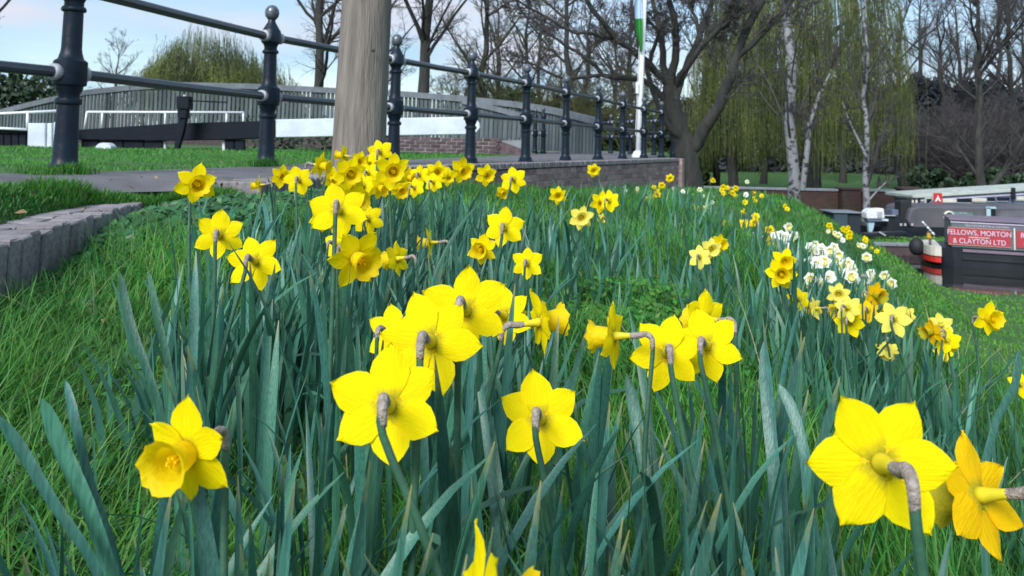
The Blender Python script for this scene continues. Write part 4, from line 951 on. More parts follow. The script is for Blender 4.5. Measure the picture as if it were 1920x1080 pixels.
# --- willows
def willow(px, d, gz, Rw, zc, n, zlow, seed, label, bright=.5, trunk_r=.45, trunk_px=None, cone=.35):
    rr = np.random.default_rng(seed); c = pixz(px, d, gz); e = empty('willow_tree', c, label, 'tree')
    nc = n // 14; ca = rr.uniform(0, 2 * np.pi, nc); cr = Rw * np.sqrt(rr.uniform(.02, 1, nc)); ci = rr.integers(0, nc, n); cb = rr.uniform(0, 1, nc)[ci]
    ang = ca[ci] + rr.normal(0, .22, n) / np.maximum(cr[ci], .6); rad = np.clip(cr[ci] + rr.normal(0, .22, n), .05, Rw)
    lob = 1 + .10 * np.sin(ang * 3 + 1) + .08 * np.sin(ang * 7 + 2)
    x = rad * np.cos(ang) * lob; y = rad * np.sin(ang) * lob
    zt = zc * (1 - cone * (rad / Rw) ** 2) + rr.normal(0, .5, n); zb = zlow + cb * 2.0 + rr.exponential(.6, n) + .3 * np.sin(ang * 5) 
    zb = np.minimum(zb, zt - .8); k = 9; t = np.linspace(0, 1, k + 1)
    zz = zt[:, None] + (zb - zt)[:, None] * t[None]
    out = (1 + .10 * np.sin(t * 2.2))[None]
    wob = rr.normal(0, .05, (n, k + 1)).cumsum(1)
    X = x[:, None] * out + wob; Y = y[:, None] * out + rr.normal(0, .05, (n, k + 1)).cumsum(1)
    P = np.stack([X, Y, zz], 2); P0 = P[:, :-1].reshape(-1, 3); P1 = P[:, 1:].reshape(-1, 3)
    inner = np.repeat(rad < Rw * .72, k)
    r_ = np.full(len(P0), .010)
    v, f, r2 = seg_mesh(P0, P1, r_, r_ * .8); o = link('crown', np_mesh('crown', v, f, r2), M['willow']); o.parent = e
    # leaflets along the strands
    def leaves(mask, m_, nm, per):
        A = np.repeat(P0[mask], per, 0); B = np.repeat(P1[mask], per, 0); N = len(A); q = rr.random((N, 1)); cc = A + (B - A) * q + rr.normal(0, .05, (N, 3))
        dn = np.stack([rr.normal(0, .35, N), rr.normal(0, .35, N), -np.ones(N)], 1); dn /= np.linalg.norm(dn, axis=1, keepdims=True)
        sd_ = np.cross(dn, rr.normal(0, 1, (N, 3))); sd_ /= np.linalg.norm(sd_, axis=1, keepdims=True)
        s = rr.uniform(.045, .095, (N, 1)); w = s * .16
        V = np.stack([cc - dn * s, cc - sd_ * w, cc + dn * s, cc + sd_ * w], 1).reshape(-1, 3)
        rv = np.repeat(np.repeat(cb, k)[mask], per) * .7 + .3 * rr.random(N)
        o = link(nm, np_mesh(nm, V, np.arange(4 * N).reshape(-1, 4), np.repeat(rv, 4)), m_); o.parent = e; tag(o, kind='stuff')
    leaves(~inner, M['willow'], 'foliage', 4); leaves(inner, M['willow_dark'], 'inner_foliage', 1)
    mb = MB(); q = random.Random(seed); tx = (trunk_px - px) / F * d if trunk_px else 0
    main, mr = wander((tx, 0, -.3), (.02, 0, 1), zc * .55, trunk_r, trunk_r * .6, 6, q, .03, .03); mb.tube(main, mr, 12, cap=False)
    for i in range(9):
        a = q.uniform(0, 6.28); b_, br_ = wander(main[q.randint(3, 6)], (math.cos(a) * .9, math.sin(a) * .9, 1), Rw * (.55 if cone >= .5 else 1.1), trunk_r * .4, .05, 8, q, .07, .02); mb.tube(b_, br_, 7, cap=False)
    w = mb.build('trunk', M['bark'], None, True); w.parent = e
    return e
willow(1530, 43, -2.5, 4.7, 14.5, 1500, 1.0, 3, 'large yellow green weeping willow curtain behind the two birches', trunk_px=1521, trunk_r=.55)
willow(1375, 46, -2.5, 2.3, 12.5, 800, 1.0, 5, 'narrower weeping willow seen through the fork of the big bare tree', trunk_r=.3)
willow(380, 46, -.2, 3.7, 6.0, 2600, .5, 8, 'rounded weeping willow on the skyline behind the bridge at upper left', trunk_r=.3, cone=.5)
willow(475, 50, -.2, 2.6, 4.9, 1500, .5, 9, 'smaller willow merging with the right side of the skyline willow', trunk_r=.2, cone=.5)
# ------------------------------------------------------------ daffodils
def petal_mesh(name, seed, L=.0425, wide=.36, curl=0.0, cup=.12, hi=True):
    rr = random.Random(seed)
    T = [0, .14, .32, .5, .68, .84, .94, 1.0] if hi else [0, .35, .7, 1.0]
    Wd = [.14, .215, .295, .340, .300, .190, .088, .008] if hi else [.14, .33, .33, .02]
    U = [-1, -.5, 0, .5, 1] if hi else [-1, 0, 1]
    k = wide / .36; tw = rr.uniform(-.5, .5); side = rr.uniform(-.06, .06); c2 = curl + rr.uniform(-.12, .12); wv = rr.uniform(0, 6)
    vs = []
    for t, w in zip(T, Wd):
        w = w * k * L
        for u in U:
            x = u * w + side * L * t * t; y = .004 + t * (L - .004) * (1 - .05 * u * u)
            z = -c2 * L * t * t * .5 + cup * w * (u * u) + tw * u * w * t * .5 + .0010 * math.sin(wv + 7 * t + 3 * u) * t
            if abs(u) < .1: z -= .0006 * (1 - t)
            vs.append((x, y, z))
    n = len(U); fs = [(i * n + j, i * n + j + 1, (i + 1) * n + j + 1, (i + 1) * n + j) for i in range(len(T) - 1) for j in range(n - 1)]
    me = bpy.data.meshes.new(name); me.from_pydata(vs, [], fs); me.update(); me.shade_smooth(); return me
def trumpet_mesh(name, L, r0_, r1_, flare, n=24, seed=0, rings=7):
    rr = random.Random(seed); ph = [rr.uniform(-1, 1) for _ in range(n)]; vs = []; fs = []
    for i in range(rings):
        t = i / (rings - 1); r_ = r0_ + (r1_ - r0_) * t ** .8 + (flare if t > .85 else 0) * (t - .85) / .15
        for j in range(n):
            q = 2 * math.pi * j / n; fr = (.0022 * math.sin(q * 9 + seed) + .0012 * ph[j]) * max(0, (t - .55) / .45) * (L / .034); rib = .0004 * math.sin(q * 12) * t
            vs.append(((r_ + fr * .6 + rib) * math.cos(q), (r_ + fr * .6 + rib) * math.sin(q), L * t + fr * .9))
    for i in range(rings - 1):
        for j in range(n): fs.append((i * n + j, i * n + (j + 1) % n, (i + 1) * n + (j + 1) % n, (i + 1) * n + j))
    b_ = len(vs); vs.append((0, 0, .0005)); fs += [(b_, (j + 1) % n, j) for j in range(n)]
    me = bpy.data.meshes.new(name); me.from_pydata(vs, [], fs); me.update(); me.shade_smooth(); return me
PET = {}
for key, mk, wide in (('y', 'petal', .36), ('p', 'petal_pale', .33), ('g', 'petal_gold', .36), ('w', 'petal_white', .40)):
    PET[key] = [petal_mesh('petal', s, curl=c, wide=wide * w, cup=.10) for s, c, w in [(1, .02, 1), (2, .16, .92), (3, -.12, 1.02), (4, .28, .88), (5, .0, .98), (6, -.35, .90)]]
    PET[key + 'lo'] = [petal_mesh('petal', s, curl=c, wide=wide, hi=False) for s, c in [(1, .05), (2, .25), (3, -.25)]]
    for me in PET[key] + PET[key + 'lo']: me.materials.append(M[mk])
TRU = {k: [trumpet_mesh('trumpet', L, .0095, .0145, .006, seed=s) for s in (1, 2, 3)] for k, L in (('y', .031), ('g', .034), ('p', .028))}
TRU['w'] = [trumpet_mesh('trumpet', .014, .008, .012, .003, seed=s, n=16, rings=4) for s in (1, 2)]
TLO = {k: trumpet_mesh('trumpet', L, .0105, .0165, .006, n=12, seed=4, rings=4) for k, L in (('y', .033), ('g', .035), ('p', .03), ('w', .014))}
for k, mk in (('y', 'trumpet'), ('g', 'petal_gold'), ('p', 'trumpet_pale'), ('w', 'trumpet_pale')):
    for me in TRU[k] + [TLO[k]]: me.materials.append(M[mk])
TUBE = MB().lathe([(.0064, .001), (.0054, -.004), (.0044, -.010), (.0036, -.018), (.0033, -.024)], 14).mesh('flower_tube', True); TUBE.materials.append(M['tube'])
STAM = MB()
for i in range(6): a = i * 1.047; STAM.tube([(.002 * math.cos(a), .002 * math.sin(a), .002), (.0035 * math.cos(a), .0035 * math.sin(a), .020)], .0012, 5)
STAM.tube([(0, 0, 0), (0, 0, .025)], .0012, 5); STAM = STAM.mesh('stamens'); STAM.materials.append(M['trumpet'])
def leaf_mesh(name, seed, L=1.0, width=.036, bend=.3, lean=.12, twist=.5, segs=9):
    rr = random.Random(seed); p = Vector((0, 0, 0)); ang = lean; vs = []; kink = rr.random() < .0
    for i in range(segs + 1):
        t = i / segs; ang = lean + bend * t ** 1.6
        if i: p = p + Vector((0, math.sin(ang), math.cos(ang))) * (L / segs)
        w = width * .41 * (min(1, .62 + t * 1.2)) * (1 - max(0, (t - .72) / .28) ** 1.9 * .93); tw = twist * t + .0
        sx = Vector((math.cos(tw), math.sin(tw) * math.cos(ang), -math.sin(tw) * math.sin(ang))); nr = Vector((0, -math.cos(ang), math.sin(ang)))
        vs += [p - sx * w + nr * w * .35, p, p + sx * w + nr * w * .35]
    fs = []
    for i in range(segs): a = i * 3; fs += [(a, a + 1, a + 4, a + 3), (a + 1, a + 2, a + 5, a + 4)]
    me = bpy.data.meshes.new(name); me.from_pydata([tuple(v) for v in vs], [], fs); me.update(); me.shade_smooth(); me.materials.append(M['leaf']); return me
LEAF = [leaf_mesh('leaf', s, bend=b_, lean=l, twist=t, width=w) for s, b_, l, t, w in
        [(1, .25, .05, .4, .036), (2, .45, .12, -.6, .040), (3, .10, .02, .9, .034), (4, .7, .15, .3, .036), (5, .35, .25, -1.0, .032), (6, .15, .10, 1.3, .042), (7, .95, .10, .5, .034), (8, .30, .04, -.3, .044), (9, 1.6, .18, .6, .034)]]
def add_leaf(parent, base, L, az, which, name='leaf'):
    mw = Matrix.Translation(base) @ Matrix.Rotation(az, 4, 'Z') @ Matrix.Diagonal((random.uniform(.85, 1.15) * (.40 / L) ** .4, L, L, 1)) if False else Matrix.Translation(base) @ Matrix.Rotation(az, 4, 'Z') @ Matrix.Scale(L, 4)
    return link(name, LEAF[which], None, parent, mw)
def smooth_line(P, rr_, k):
    if k < 2: return P, rr_
    out = []; ro = []
    for i in range(len(P) - 1):
        p0, p1, p2, p3 = P[max(i - 1, 0)], P[i], P[i + 1], P[min(i + 2, len(P) - 1)]
        for j in range(k):
            t = j / k; out.append(.5 * ((2 * p1) + (p2 - p0) * t + (2 * p0 - 5 * p1 + 4 * p2 - p3) * t * t + (3 * p1 - p0 - 3 * p2 + p3) * t ** 3)); ro.append(rr_[i] + (rr_[i + 1] - rr_[i]) * t)
    return out + [P[-1]], ro + [rr_[-1]]
FLOWERS = []   # (position of the bloom, base)
NEED = {'y': .34, 'p': .33, 'g': .34, 'w': .35}
def depth_for(px, py, diam, D, want, lock=None):
    if lock: return lock
    best = None
    for k in np.linspace(.78, 1.22, 23):
        d = F * D * k / diam; p = pix(px, py, d); h = p.z - H(p.x, p.y); s, _ = wall_dist(np.array([p.x]), np.array([p.y]))
        c = abs(h - want) * 2.2 + abs(k - 1) * .6 + (1.5 if s[0] < .08 else 0) + (2 if h < .1 else 0)
        if best is None or c < best[0]: best = (c, d, h)
    return best[1]
def daffodil(px, py, diam, yaw, pitch=-8, spin=0, kind='y', label='', D=None, lean=None, d=None, group=None, leaves=None, cat='daffodil', curlset=None):
    rr = random.Random(int(px * 31 + py * 17)); diam = diam * (1.0 if diam > 110 else 1.18 if kind == 'w' else (1.1 if diam > 26 else 1.22)); D = D or {'y': .086, 'p': .086, 'g': .086, 'w': .062}[kind]
    d = depth_for(px, py, diam, D, NEED[kind], d); c = pix(px, py, d); D = diam / F * d; sc = D / .086
    v = c.normalized(); vz = Vector((v.x, v.y, 0)).normalized(); ri = Vector((vz.y, -vz.x, 0)); upw = Vector((0, 0, 1))
    vv = v; uu = ri.cross(vv).normalized()
    ya, pi_ = R(yaw), R(pitch); ax = (vv * math.cos(ya) + ri * math.sin(ya)) * math.cos(pi_) + uu * math.sin(pi_); ax.normalize()
    py_ = (uu - ax * uu.dot(ax)).normalized(); pxx = py_.cross(ax)
    Rm = Matrix((pxx, py_, ax)).transposed().to_4x4()
    if abs(yaw) > 90: pass
    lx = lean if lean is not None else rr.gauss(0, .10)
    hgt = max(.12, c.z - H(c.x, c.y)); off = -ax * .045 * sc
    bx_, by_ = c.x + off.x + lx * hgt, c.y + off.y + rr.gauss(0, .03) * hgt
    sdist, _ = wall_dist(np.array([bx_]), np.array([by_]))
    if sdist[0] < .05: bx_ += .08 - float(sdist[0])
    base = Vector((bx_, by_, H(bx_, by_) - .01))
    near = diam >= 34
    root = empty('daffodil' if kind != 'w' else 'narcissus', base, label, cat if kind != 'w' else 'narcissus', group)
    T = Matrix.Translation(c) @ Rm @ Matrix.Scale(sc, 4)
    ps = PET[kind] if near else PET[kind + 'lo']
    for k in range(6):
        a = R(spin + rr.uniform(-5, 5)) + k * math.pi / 3
        me = ps[(rr.randrange(len(ps)))] if curlset is None else ps[curlset[k % len(curlset)]]
        mw = T @ Matrix.Rotation(-a, 4, 'Z') @ Matrix.Translation((0, 0, .0010 if k % 2 else -.0006)) @ Matrix.Scale(rr.uniform(.93, 1.05), 4)
        link('petal', me, None, root, mw)
    tr = link('trumpet', TRU[kind][rr.randrange(len(TRU[kind]))] if near else TLO[kind], None, root, T)
    if near and abs(yaw) > 60 and diam > 60: link('stamens', STAM, None, root, T)
    if near: link('flower_tube', TUBE, None, root, T)
    # neck and stem: one smooth polyline
    dn = Vector((0, 0, -1)); n0 = c - ax * .022 * sc; n1 = c - ax * .031 * sc; n2 = n1 - ax * .010 * sc - dn * .0015 * sc; n3 = n2 - ax * .008 * sc + dn * .006 * sc; n4 = n3 - ax * .001 * sc + dn * .014 * sc + (base - n3) * .01
    pts = [n0, n1, n2, n3, n4]
    k = 7 if near else 3; bow = Vector((rr.gauss(0, .012), rr.gauss(0, .008), 0)) * (hgt / .34)
    for i in range(1, k + 1):
        t = i / k; pts.append(n4.lerp(base, t) + bow * math.sin(math.pi * t))
    m = len(pts); rad = [.0032, .0030, .0026, .0026] + [.0030 + .0012 * i / (m - 5) for i in range(m - 4)]
    rad = [q * max(.8, sc) for q in rad]
    if near: pts, rad = smooth_line(pts, rad, 3)
    MB().tube(pts, rad, 10 if near else 5, squash=.85).build('flower_stem', M['stem'], root, True)
    if diam >= 20:
        up2 = n3.lerp(n4, .7)
        sp, sr = smooth_line([n0 + ax * .004 * sc, n0, n1, n2, n3, up2], [q * sc for q in (.0031, .0036, .0042, .0038, .0034, .0029)], 3 if near else 1)
        MB().tube(sp, sr, 10).build('spathe', M['spathe'], root, True)
    nl = leaves if leaves is not None else (rr.choice([2, 3, 3]) if diam > 60 else (2 if diam >= 40 else 0))
    for i in range(nl):
        az = rr.uniform(0, 6.28); L = min(hgt * rr.uniform(.80, 1.08), .42)
        add_leaf(root, base + Vector((math.cos(az) * .012, math.sin(az) * .012, 0)), L, az - math.pi / 2, rr.randrange(7))
    FLOWERS.append((c, base, d)); return root
G = [  # px, py, diam, yaw, pitch, spin, kind, label, options
 (352, 848, 200, -142, -18, 10, 'y', 'daffodil at lower left with its trumpet turned down toward the viewer', dict(lean=.08)),
 (727, 760, 226, 4, -4, 2, 'y', 'large daffodil seen squarely from behind, lower left of centre, thick stem leaning right', dict(lean=.27, curlset=[4, 0, 2, 0, 0, 4])),
 (1012, 785, 176, 4, -6, 6, 'y', 'daffodil seen from behind standing alone at lower centre', dict(lean=.18, curlset=[0, 4, 0, 4, 1, 0])),
 (872, 582, 178, 6, -10, 2, 'y', 'topmost big daffodil of the central bunch, seen from behind', dict(lean=.03)),
 (806, 640, 196, 8, -4, 20, 'y', 'big daffodil overlapping two others in the middle of the central bunch', dict(lean=-.02)),
 (738, 625, 118, 25, -8, 4, 'y', 'smaller daffodil at the left edge of the central bunch', {}),
 (946, 592, 118, 22, -8, 10, 'y', 'daffodil at the right edge of the central bunch with a bent brown neck', {}),
 (1012, 604, 128, 68, 8, 10, 'y', 'daffodil in profile with its trumpet pointing right beside the central bunch', dict(lean=-.15)),
 (1152, 630, 124, -72, -4, 2, 'y', 'daffodil in profile facing left, with an arched neck behind it', dict(lean=.05)),
 (1250, 662, 146, -4, -6, -16, 'y', 'front daffodil of the close pair right of centre, seen from behind', dict(lean=.36)),
 (1325, 648, 140, 8, -6, 14, 'y', 'second daffodil of the close pair right of centre, straight stem', dict(lean=.14)),
 (1326, 600, 112, -48, -2, 5, 'y', 'daffodil behind the close pair with a grey neck arching to the right', dict(lean=.12)),
 (1652, 868, 280, -17, 4, 34, 'y', 'largest and nearest daffodil at lower right with a thick arched neck', dict(lean=.30, D=.094, curlset=[0, 4, 2, 0, 4, 1])),
 (1836, 928, 215, -58, -12, 10, 'g', 'golden daffodil in profile behind the largest one, stem running off to the right', dict(lean=.5, D=.090)),
 (893, 1136, 290, 70, -4, 2, 'y', 'daffodil cut by the bottom edge with only its top petal showing', dict(d=.44)),
 (368, 345, 76, 168, -6, 8, 'y', 'open faced daffodil standing highest at the left against the path', dict(lean=.12)),
 (410, 441, 90, 5, -6, -4, 'y', 'daffodil seen from behind in front of the ivy at left', dict(lean=-.05)),
 (478, 490, 100, 14, -8, 16, 'y', 'daffodil at left crossed by a dark leaf', {}),
 (668, 484, 108, 148, -20, 20, 'y', 'wide open daffodil turned half right below the left cluster', {}),
 (634, 395, 104, 4, -14, 10, 'y', 'daffodil with a dark hooked stem in the left cluster', dict(lean=.01)),
 (635, 460, 62, 30, -10, 0, 'y', 'small daffodil half hidden behind the wide open one', {}),
 (690, 411, 58, 10, -8, 10, 'y', 'small daffodil seen from behind right of the hooked stem', {}),
 (745, 485, 66, -52, -6, 0, 'y', 'daffodil with swept back petals right of the wide open one', {}),
 (806, 455, 56, -82, -4, 15, 'y', 'small daffodil in profile with its trumpet pointing left', {}),
 (945, 427, 76, 4, -6, -10, 'y', 'daffodil seen from behind above the centre bunch with a dark straight stem', dict(lean=.0)),
 (905, 467, 58, 200, -8, 6, 'y', 'daffodil turned left below and before the straight stemmed one', {}),
 (988, 494, 60, 6, -8, 0, 'y', 'small daffodil seen from behind right of centre with a hooked neck', {}),
 (963, 337, 50, 10, -6, 10, 'y', 'daffodil against the brick wall at the right end of the top row', {}),
 (911, 328, 42, 160, -10, 0, 'y', 'daffodil below the fourth railing post in the top row', {}),
 (865, 319, 50, 155, -14, 5, 'y', 'daffodil in front of the foot of the fourth railing post', {}),
 (819, 322, 42, 170, -8, 5, 'y', 'upper daffodil of the tight pair left of the fourth post', {}),
 (813, 342, 38, 20, -8, 5, 'y', 'lower daffodil of the tight pair left of the fourth post', {}),
 (786, 328, 40, 10, -8, 5, 'y', 'daffodil with upright petals between the big open one and the pair', {}),
 (736, 320, 68, 172, -8, 3, 'y', 'open daffodil with an orange eye in the middle of the top row', {}),
 (712, 285, 50, 8, -6, 12, 'y', 'topmost daffodil of all, before the foot of the third railing post', {}),
 (700, 303, 40, 150, -30, 5, 'y', 'daffodil hanging just under the topmost one', {}),
 (655, 325, 64, 165, -10, 10, 'y', 'daffodil with a deep golden trumpet in front of the timber pole', {}),
 (645, 292, 40, -70, 5, 15, 'y', 'small upright daffodil in front of the timber pole', {}),
 (600, 310, 48, 120, -8, 5, 'y', 'daffodil on the left side of the timber pole', {}),
 (560, 338, 54, 8, -8, 20, 'y', 'right hand daffodil of the pair under the second railing post', {}),
 (527, 330, 42, 160, -8, 5, 'y', 'left hand daffodil of the pair under the second railing post', {}),
 (487, 347, 36, -74, -8, 5, 'y', 'tiny daffodil in profile at the left end of the pair by the second post', {}),
 (682, 348, 50, 25, -8, 25, 'y', 'daffodil right below the golden trumpeted one', {}),
 (712, 352, 46, 140, -14, 5, 'y', 'daffodil hanging below the open orange eyed one to its left', {}),
 (752, 354, 46, 165, -24, 5, 'y', 'daffodil facing down below the open orange eyed one', {}),
 (777, 352, 40, 20, -8, 5, 'y', 'daffodil low in the top row, left of the tight pair', {}),
 (668, 375, 62, 150, -8, 5, 'y', 'daffodil between the hooked stem one and the top row', {}),
 (622, 335, 44, 150, -8, 5, 'y', 'daffodil between the left side bloom of the timber pole and the golden trumpeted one', {}),
 (690, 325, 44, 12, -8, 25, 'y', 'daffodil squeezed between the golden trumpeted and the orange eyed blooms', {}),
 (672, 302, 38, 160, -8, 15, 'y', 'small daffodil high in the row between the upright one and the topmost one', {}),
 (765, 332, 40, 130, -8, 5, 'y', 'daffodil touching the right side of the orange eyed bloom', {}),
 (733, 345, 44, 20, -20, 5, 'y', 'daffodil directly under the orange eyed bloom, seen from behind', {}),
 (840, 332, 34, 165, -8, 5, 'y', 'small daffodil between the tight pair and the fourth post', {}),
 (655, 352, 48, 150, -8, 35, 'y', 'daffodil just under the golden trumpeted one by the timber pole', {}),
 (610, 405, 60, 165, -8, 5, 'y', 'daffodil peeping out left of the hooked stem', {}),
 (1046, 366, 34, 175, -12, 5, 'y', 'single small daffodil right of the top row before the brick wall', {}),
 (1090, 408, 46, 172, -8, 5, 'p', 'pale rimmed open daffodil left of its brighter neighbour, right of centre', {}),
 (1127, 379, 42, 165, -10, 8, 'y', 'left bloom of a double looking pair of daffodils before the brick wall', {}),
 (1143, 377, 40, 20, -8, 8, 'y', 'right bloom of a double looking pair of daffodils before the brick wall', {}),
 (1113, 319, 24, 170, -8, 5, 'y', 'lone small daffodil set against the brick retaining wall', {}),
 (1256, 334, 15, 170, -8, 5, 'y', 'tiny daffodil near the end of the brick retaining wall', {}),
 (942, 361, 26, 150, -20, 5, 'y', 'small drooping daffodil below the last one of the top row', {}),
 (1128, 410, 20, 150, -8, 5, 'p', 'small pale bud like daffodil under the double looking pair', {}),
 (1103, 424, 13, 150, -8, 5, 'y', 'tiny daffodil under the pale rimmed open one', {}),
 (985, 420, 14, 90, -8, 5, 'y', 'tiny daffodil just right of the straight stemmed one', {}),
 # right hand drift
 (1312, 482, 44, 10, -8, 5, 'p', 'pale daffodil in the left part of the drift right of centre', {}),
 (1333, 467, 42, 160, -8, 5, 'p', 'pale daffodil in the middle of the small drift right of centre', {}),
 (1349, 457, 36, 140, -8, 5, 'y', 'bright daffodil at the top of the small drift right of centre', {}),
 (1300, 497, 30, 165, -14, 5, 'p', 'pale daffodil hanging lowest left in the small drift', {}),
 (1347, 508, 28, 90, -8, 5, 'y', 'small daffodil pair partner under the drift right of centre', {}),
 (1361, 541, 24, 10, -60, 0, 'p', 'half closed pale daffodil below the small drift', {}),
 (1470, 490, 48, 165, -8, 12, 'y', 'upper bloom of the bold golden yellow pair beside the white narcissi', {}),
 (1464, 513, 56, 172, -10, 30, 'y', 'lower bloom of the bold golden yellow pair beside the white narcissi', {}),
 (1497, 562, 42, 8, -6, 8, 'y', 'star shaped daffodil seen from behind below the bold pair', {}),
 (1529, 578, 42, -60, -6, 10, 'p', 'pale winged daffodil right of the star shaped one', {}),
 (1548, 545, 30, 90, -14, 0, 'g', 'small golden daffodil between the white narcissi and the yellow bunch', {}),
 (1572, 552, 42, 175, -8, 5, 'p', 'pale upper daffodil of the crowded yellow bunch', {}),
 (1590, 578, 50, 20, -8, 10, 'p', 'pale daffodil in the middle of the crowded yellow bunch', {}),
 (1592, 604, 54, 8, -10, 22, 'y', 'lowest daffodil of the crowded yellow bunch', {}),
 (1640, 553, 48, 135, -8, 5, 'g', 'deep golden rounded daffodil at the top right of the crowded bunch', dict(curlset=[5, 5, 2])),
 (1628, 583, 42, 10, -14, 5, 'g', 'golden daffodil under the rounded one in the crowded bunch', {}),
 (1618, 560, 30, 160, -8, 5, 'y', 'small daffodil wedged in the crowded yellow bunch', {}),
 (1676, 598, 64, 6, -6, 26, 'p', 'big pale daffodil seen from behind right of the crowded bunch', {}),
 (1702, 618, 30, 60, -8, 5, 'p', 'small pale daffodil tucked behind the big pale one', {}),
 (1664, 655, 46, 0, -50, 5, 'p', 'drooping pale daffodil crossed by a dark leaf, below the big pale one', {}),
 (1570, 585, 40, -150, -8, 5, 'y', 'daffodil filling the left side of the crowded yellow bunch', {}),
 (1610, 545, 30, 120, 0, 5, 'p', 'pale upright daffodil poking up at the back of the crowded bunch', {}),
 (1648, 590, 36, 100, -30, 0, 'g', 'golden daffodil drooping at the right of the crowded bunch', {}),
 (1700, 590, 34, 10, 5, 15, 'p', 'pale daffodil right behind the big pale one', {}),
 (1768, 660, 38, 10, -40, 15, 'y', 'daffodil hanging below the right hand trio', {}),
 (1748, 622, 46, -130, -10, 5, 'g', 'golden trumpeted daffodil on the left of the right hand trio', {}),
 (1765, 610, 44, 10, 10, 5, 'p', 'pale upright daffodil at the back of the right hand trio', {}),
 (1777, 640, 46, 20, -20, 5, 'y', 'lowest daffodil of the right hand trio', {}),
 (1852, 598, 60, 140, 0, 5, 'y', 'lone daffodil near the right edge facing right before the lower lawn', {}),
 (1914, 722, 44, 10, -8, 5, 'y', 'daffodil cut by the right edge of the picture', {}),
 (1893, 810, 30, 150, 30, 5, 'p', 'small low daffodil near the right edge, low in the grass', {}),
 (1834, 738, 26, 10, -70, 0, 'y', 'narrow unopened daffodil bud on the left of two near the right edge', {}),
 (1856, 750, 20, 10, -70, 0, 'y', 'narrow unopened daffodil bud on the right of two near the right edge', {}),
]
for px, py, dm, yaw, pt, sp, kd, lab, o in G: daffodil(px, py, dm, yaw, pt, sp, kd, lab, **o)
# far small ones
def many(lst, kind, label, group, diam_default=14):
    for q in lst:
        px, py = q[0], q[1]; dm = q[2] if len(q) > 2 else diam_default; rr = random.Random(px * 7 + py)
        daffodil(px, py, dm, rr.choice([8, 20, 150, 165, 175, 190, -150, 80, -70]), rr.uniform(-18, 2), rr.uniform(0, 60), kind, label, group=group, leaves=0)
many([(1208, 377, 13), (1216, 376, 17), (1222, 369, 12), (1229, 357, 14), (1233, 364, 14), (1241, 348, 13), (1198, 359, 9), (1214, 359, 9), (1226, 351, 9)], 'y', 'tiny daffodil in the far cluster just below the end of the brick wall', 'far daffodils below the wall end')
many([(1297, 389, 14), (1299, 402, 13), (1315, 393, 16), (1309, 396, 14), (1326, 389, 14), (1301, 415, 13), (1314, 434, 17), (1317, 430, 13)], 'y', 'tiny daffodil in the loose group left of the white narcissi on the bank', 'daffodils on the bank middle')
many([(1353, 356, 9), (1356, 350, 10), (1363, 352, 9), (1368, 358, 11), (1374, 362, 10), (1380, 353, 11), (1379, 367, 8), (1356, 362, 10), (1337, 338, 10)], 'y', 'tiny daffodil on the crest of the bank under the far willow', 'daffodils on the crest')
many([(1412, 361, 9), (1416, 371, 9), (1416, 377, 8), (1397, 379, 10), (1428, 367, 8), (1455, 367, 7), (1472, 386, 8), (1476, 392, 9)], 'y', 'tiny daffodil near the crest left of the thick white birch', 'daffodils near the birch')
many([(1396, 397, 12), (1394, 420, 18), (1400, 419, 15), (1417, 406, 15), (1415, 418, 17), (1362, 419, 14), (1444, 432, 17), (1440, 447, 18), (1447, 462, 16), (1424, 466, 15), (1438, 455, 13), (1505, 502, 14), (1455, 480, 20)], 'y', 'small yellow daffodil mixed among the left white narcissi', 'daffodils mixed with narcissi')
many([(1555, 423, 11), (1558, 428, 9), (1581, 429, 11), (1586, 433, 10), (1593, 437, 11), (1592, 444, 12), (1623, 450, 11), (1621, 446, 8), (1632, 464, 9), (1644, 471, 9), (1590, 427, 8)], 'y', 'tiny daffodil before the water beyond the white narcissi', 'daffodils before the water')
many([(1415, 442, 15), (1421, 446, 15), (1451, 441, 13), (1464, 440, 17), (1473, 443, 18), (1466, 452, 18), (1474, 462, 18), (1470, 470, 16), (1484, 447, 17), (1490, 441, 16), (1478, 425, 17), (1389, 452, 10), (1393, 460, 10), (1390, 475, 10), (1442, 480, 12), (1401, 341, 8), (1399, 365, 10)],
     'w', 'white narcissus in the left group of white flowers on the bank', 'left group of white narcissi')
many([(1520, 463, 18), (1528, 459, 16), (1530, 470, 21), (1540, 466, 19), (1543, 476, 22), (1525, 478, 21), (1519, 492, 22), (1533, 492, 24), (1545, 490, 24), (1556, 470, 19), (1564, 465, 18), (1572, 478, 20), (1566, 487, 19), (1537, 482, 20), (1549, 481, 20), (1530, 484, 20), (1563, 493, 14)],
     'w', 'white narcissus in the dense middle group of white flowers', 'middle group of white narcissi')
many([(1582, 500, 22), (1590, 495, 22), (1596, 505, 22), (1586, 513, 22), (1597, 518, 24), (1607, 520, 24), (1556, 519, 24), (1520, 523, 23), (1536, 527, 25), (1519, 537, 22), (1526, 510, 18), (1512, 505, 18), (1632, 520, 24), (1621, 533, 17), (1658, 516, 18), (1673, 531, 19), (1625, 482, 18), (1570, 510, 15), (1633, 512, 16), (1508, 545, 16), (1550, 553, 18), (1560, 562, 20)],
     'w', 'white narcissus in the right hand group nearest the water', 'right group of white narcissi')
many([(1566, 438, 12), (1572, 441, 13), (1577, 446, 12), (1580, 450, 11), (1611, 460, 11), (1618, 462, 12), (1624, 460, 10), (1553, 434, 8)], 'w', 'small white narcissus in the far group before the storage box', 'far group of white narcissi')
many([(1170, 349, 7), (1173, 358, 7), (1195, 354, 8), (1262, 354, 8), (1281, 359, 9), (1312, 356, 10), (1319, 368, 9), (1338, 369, 6), (1336, 380, 8)], 'w', 'tiny pale narcissus below the brick retaining wall', 'pale narcissi below the wall')

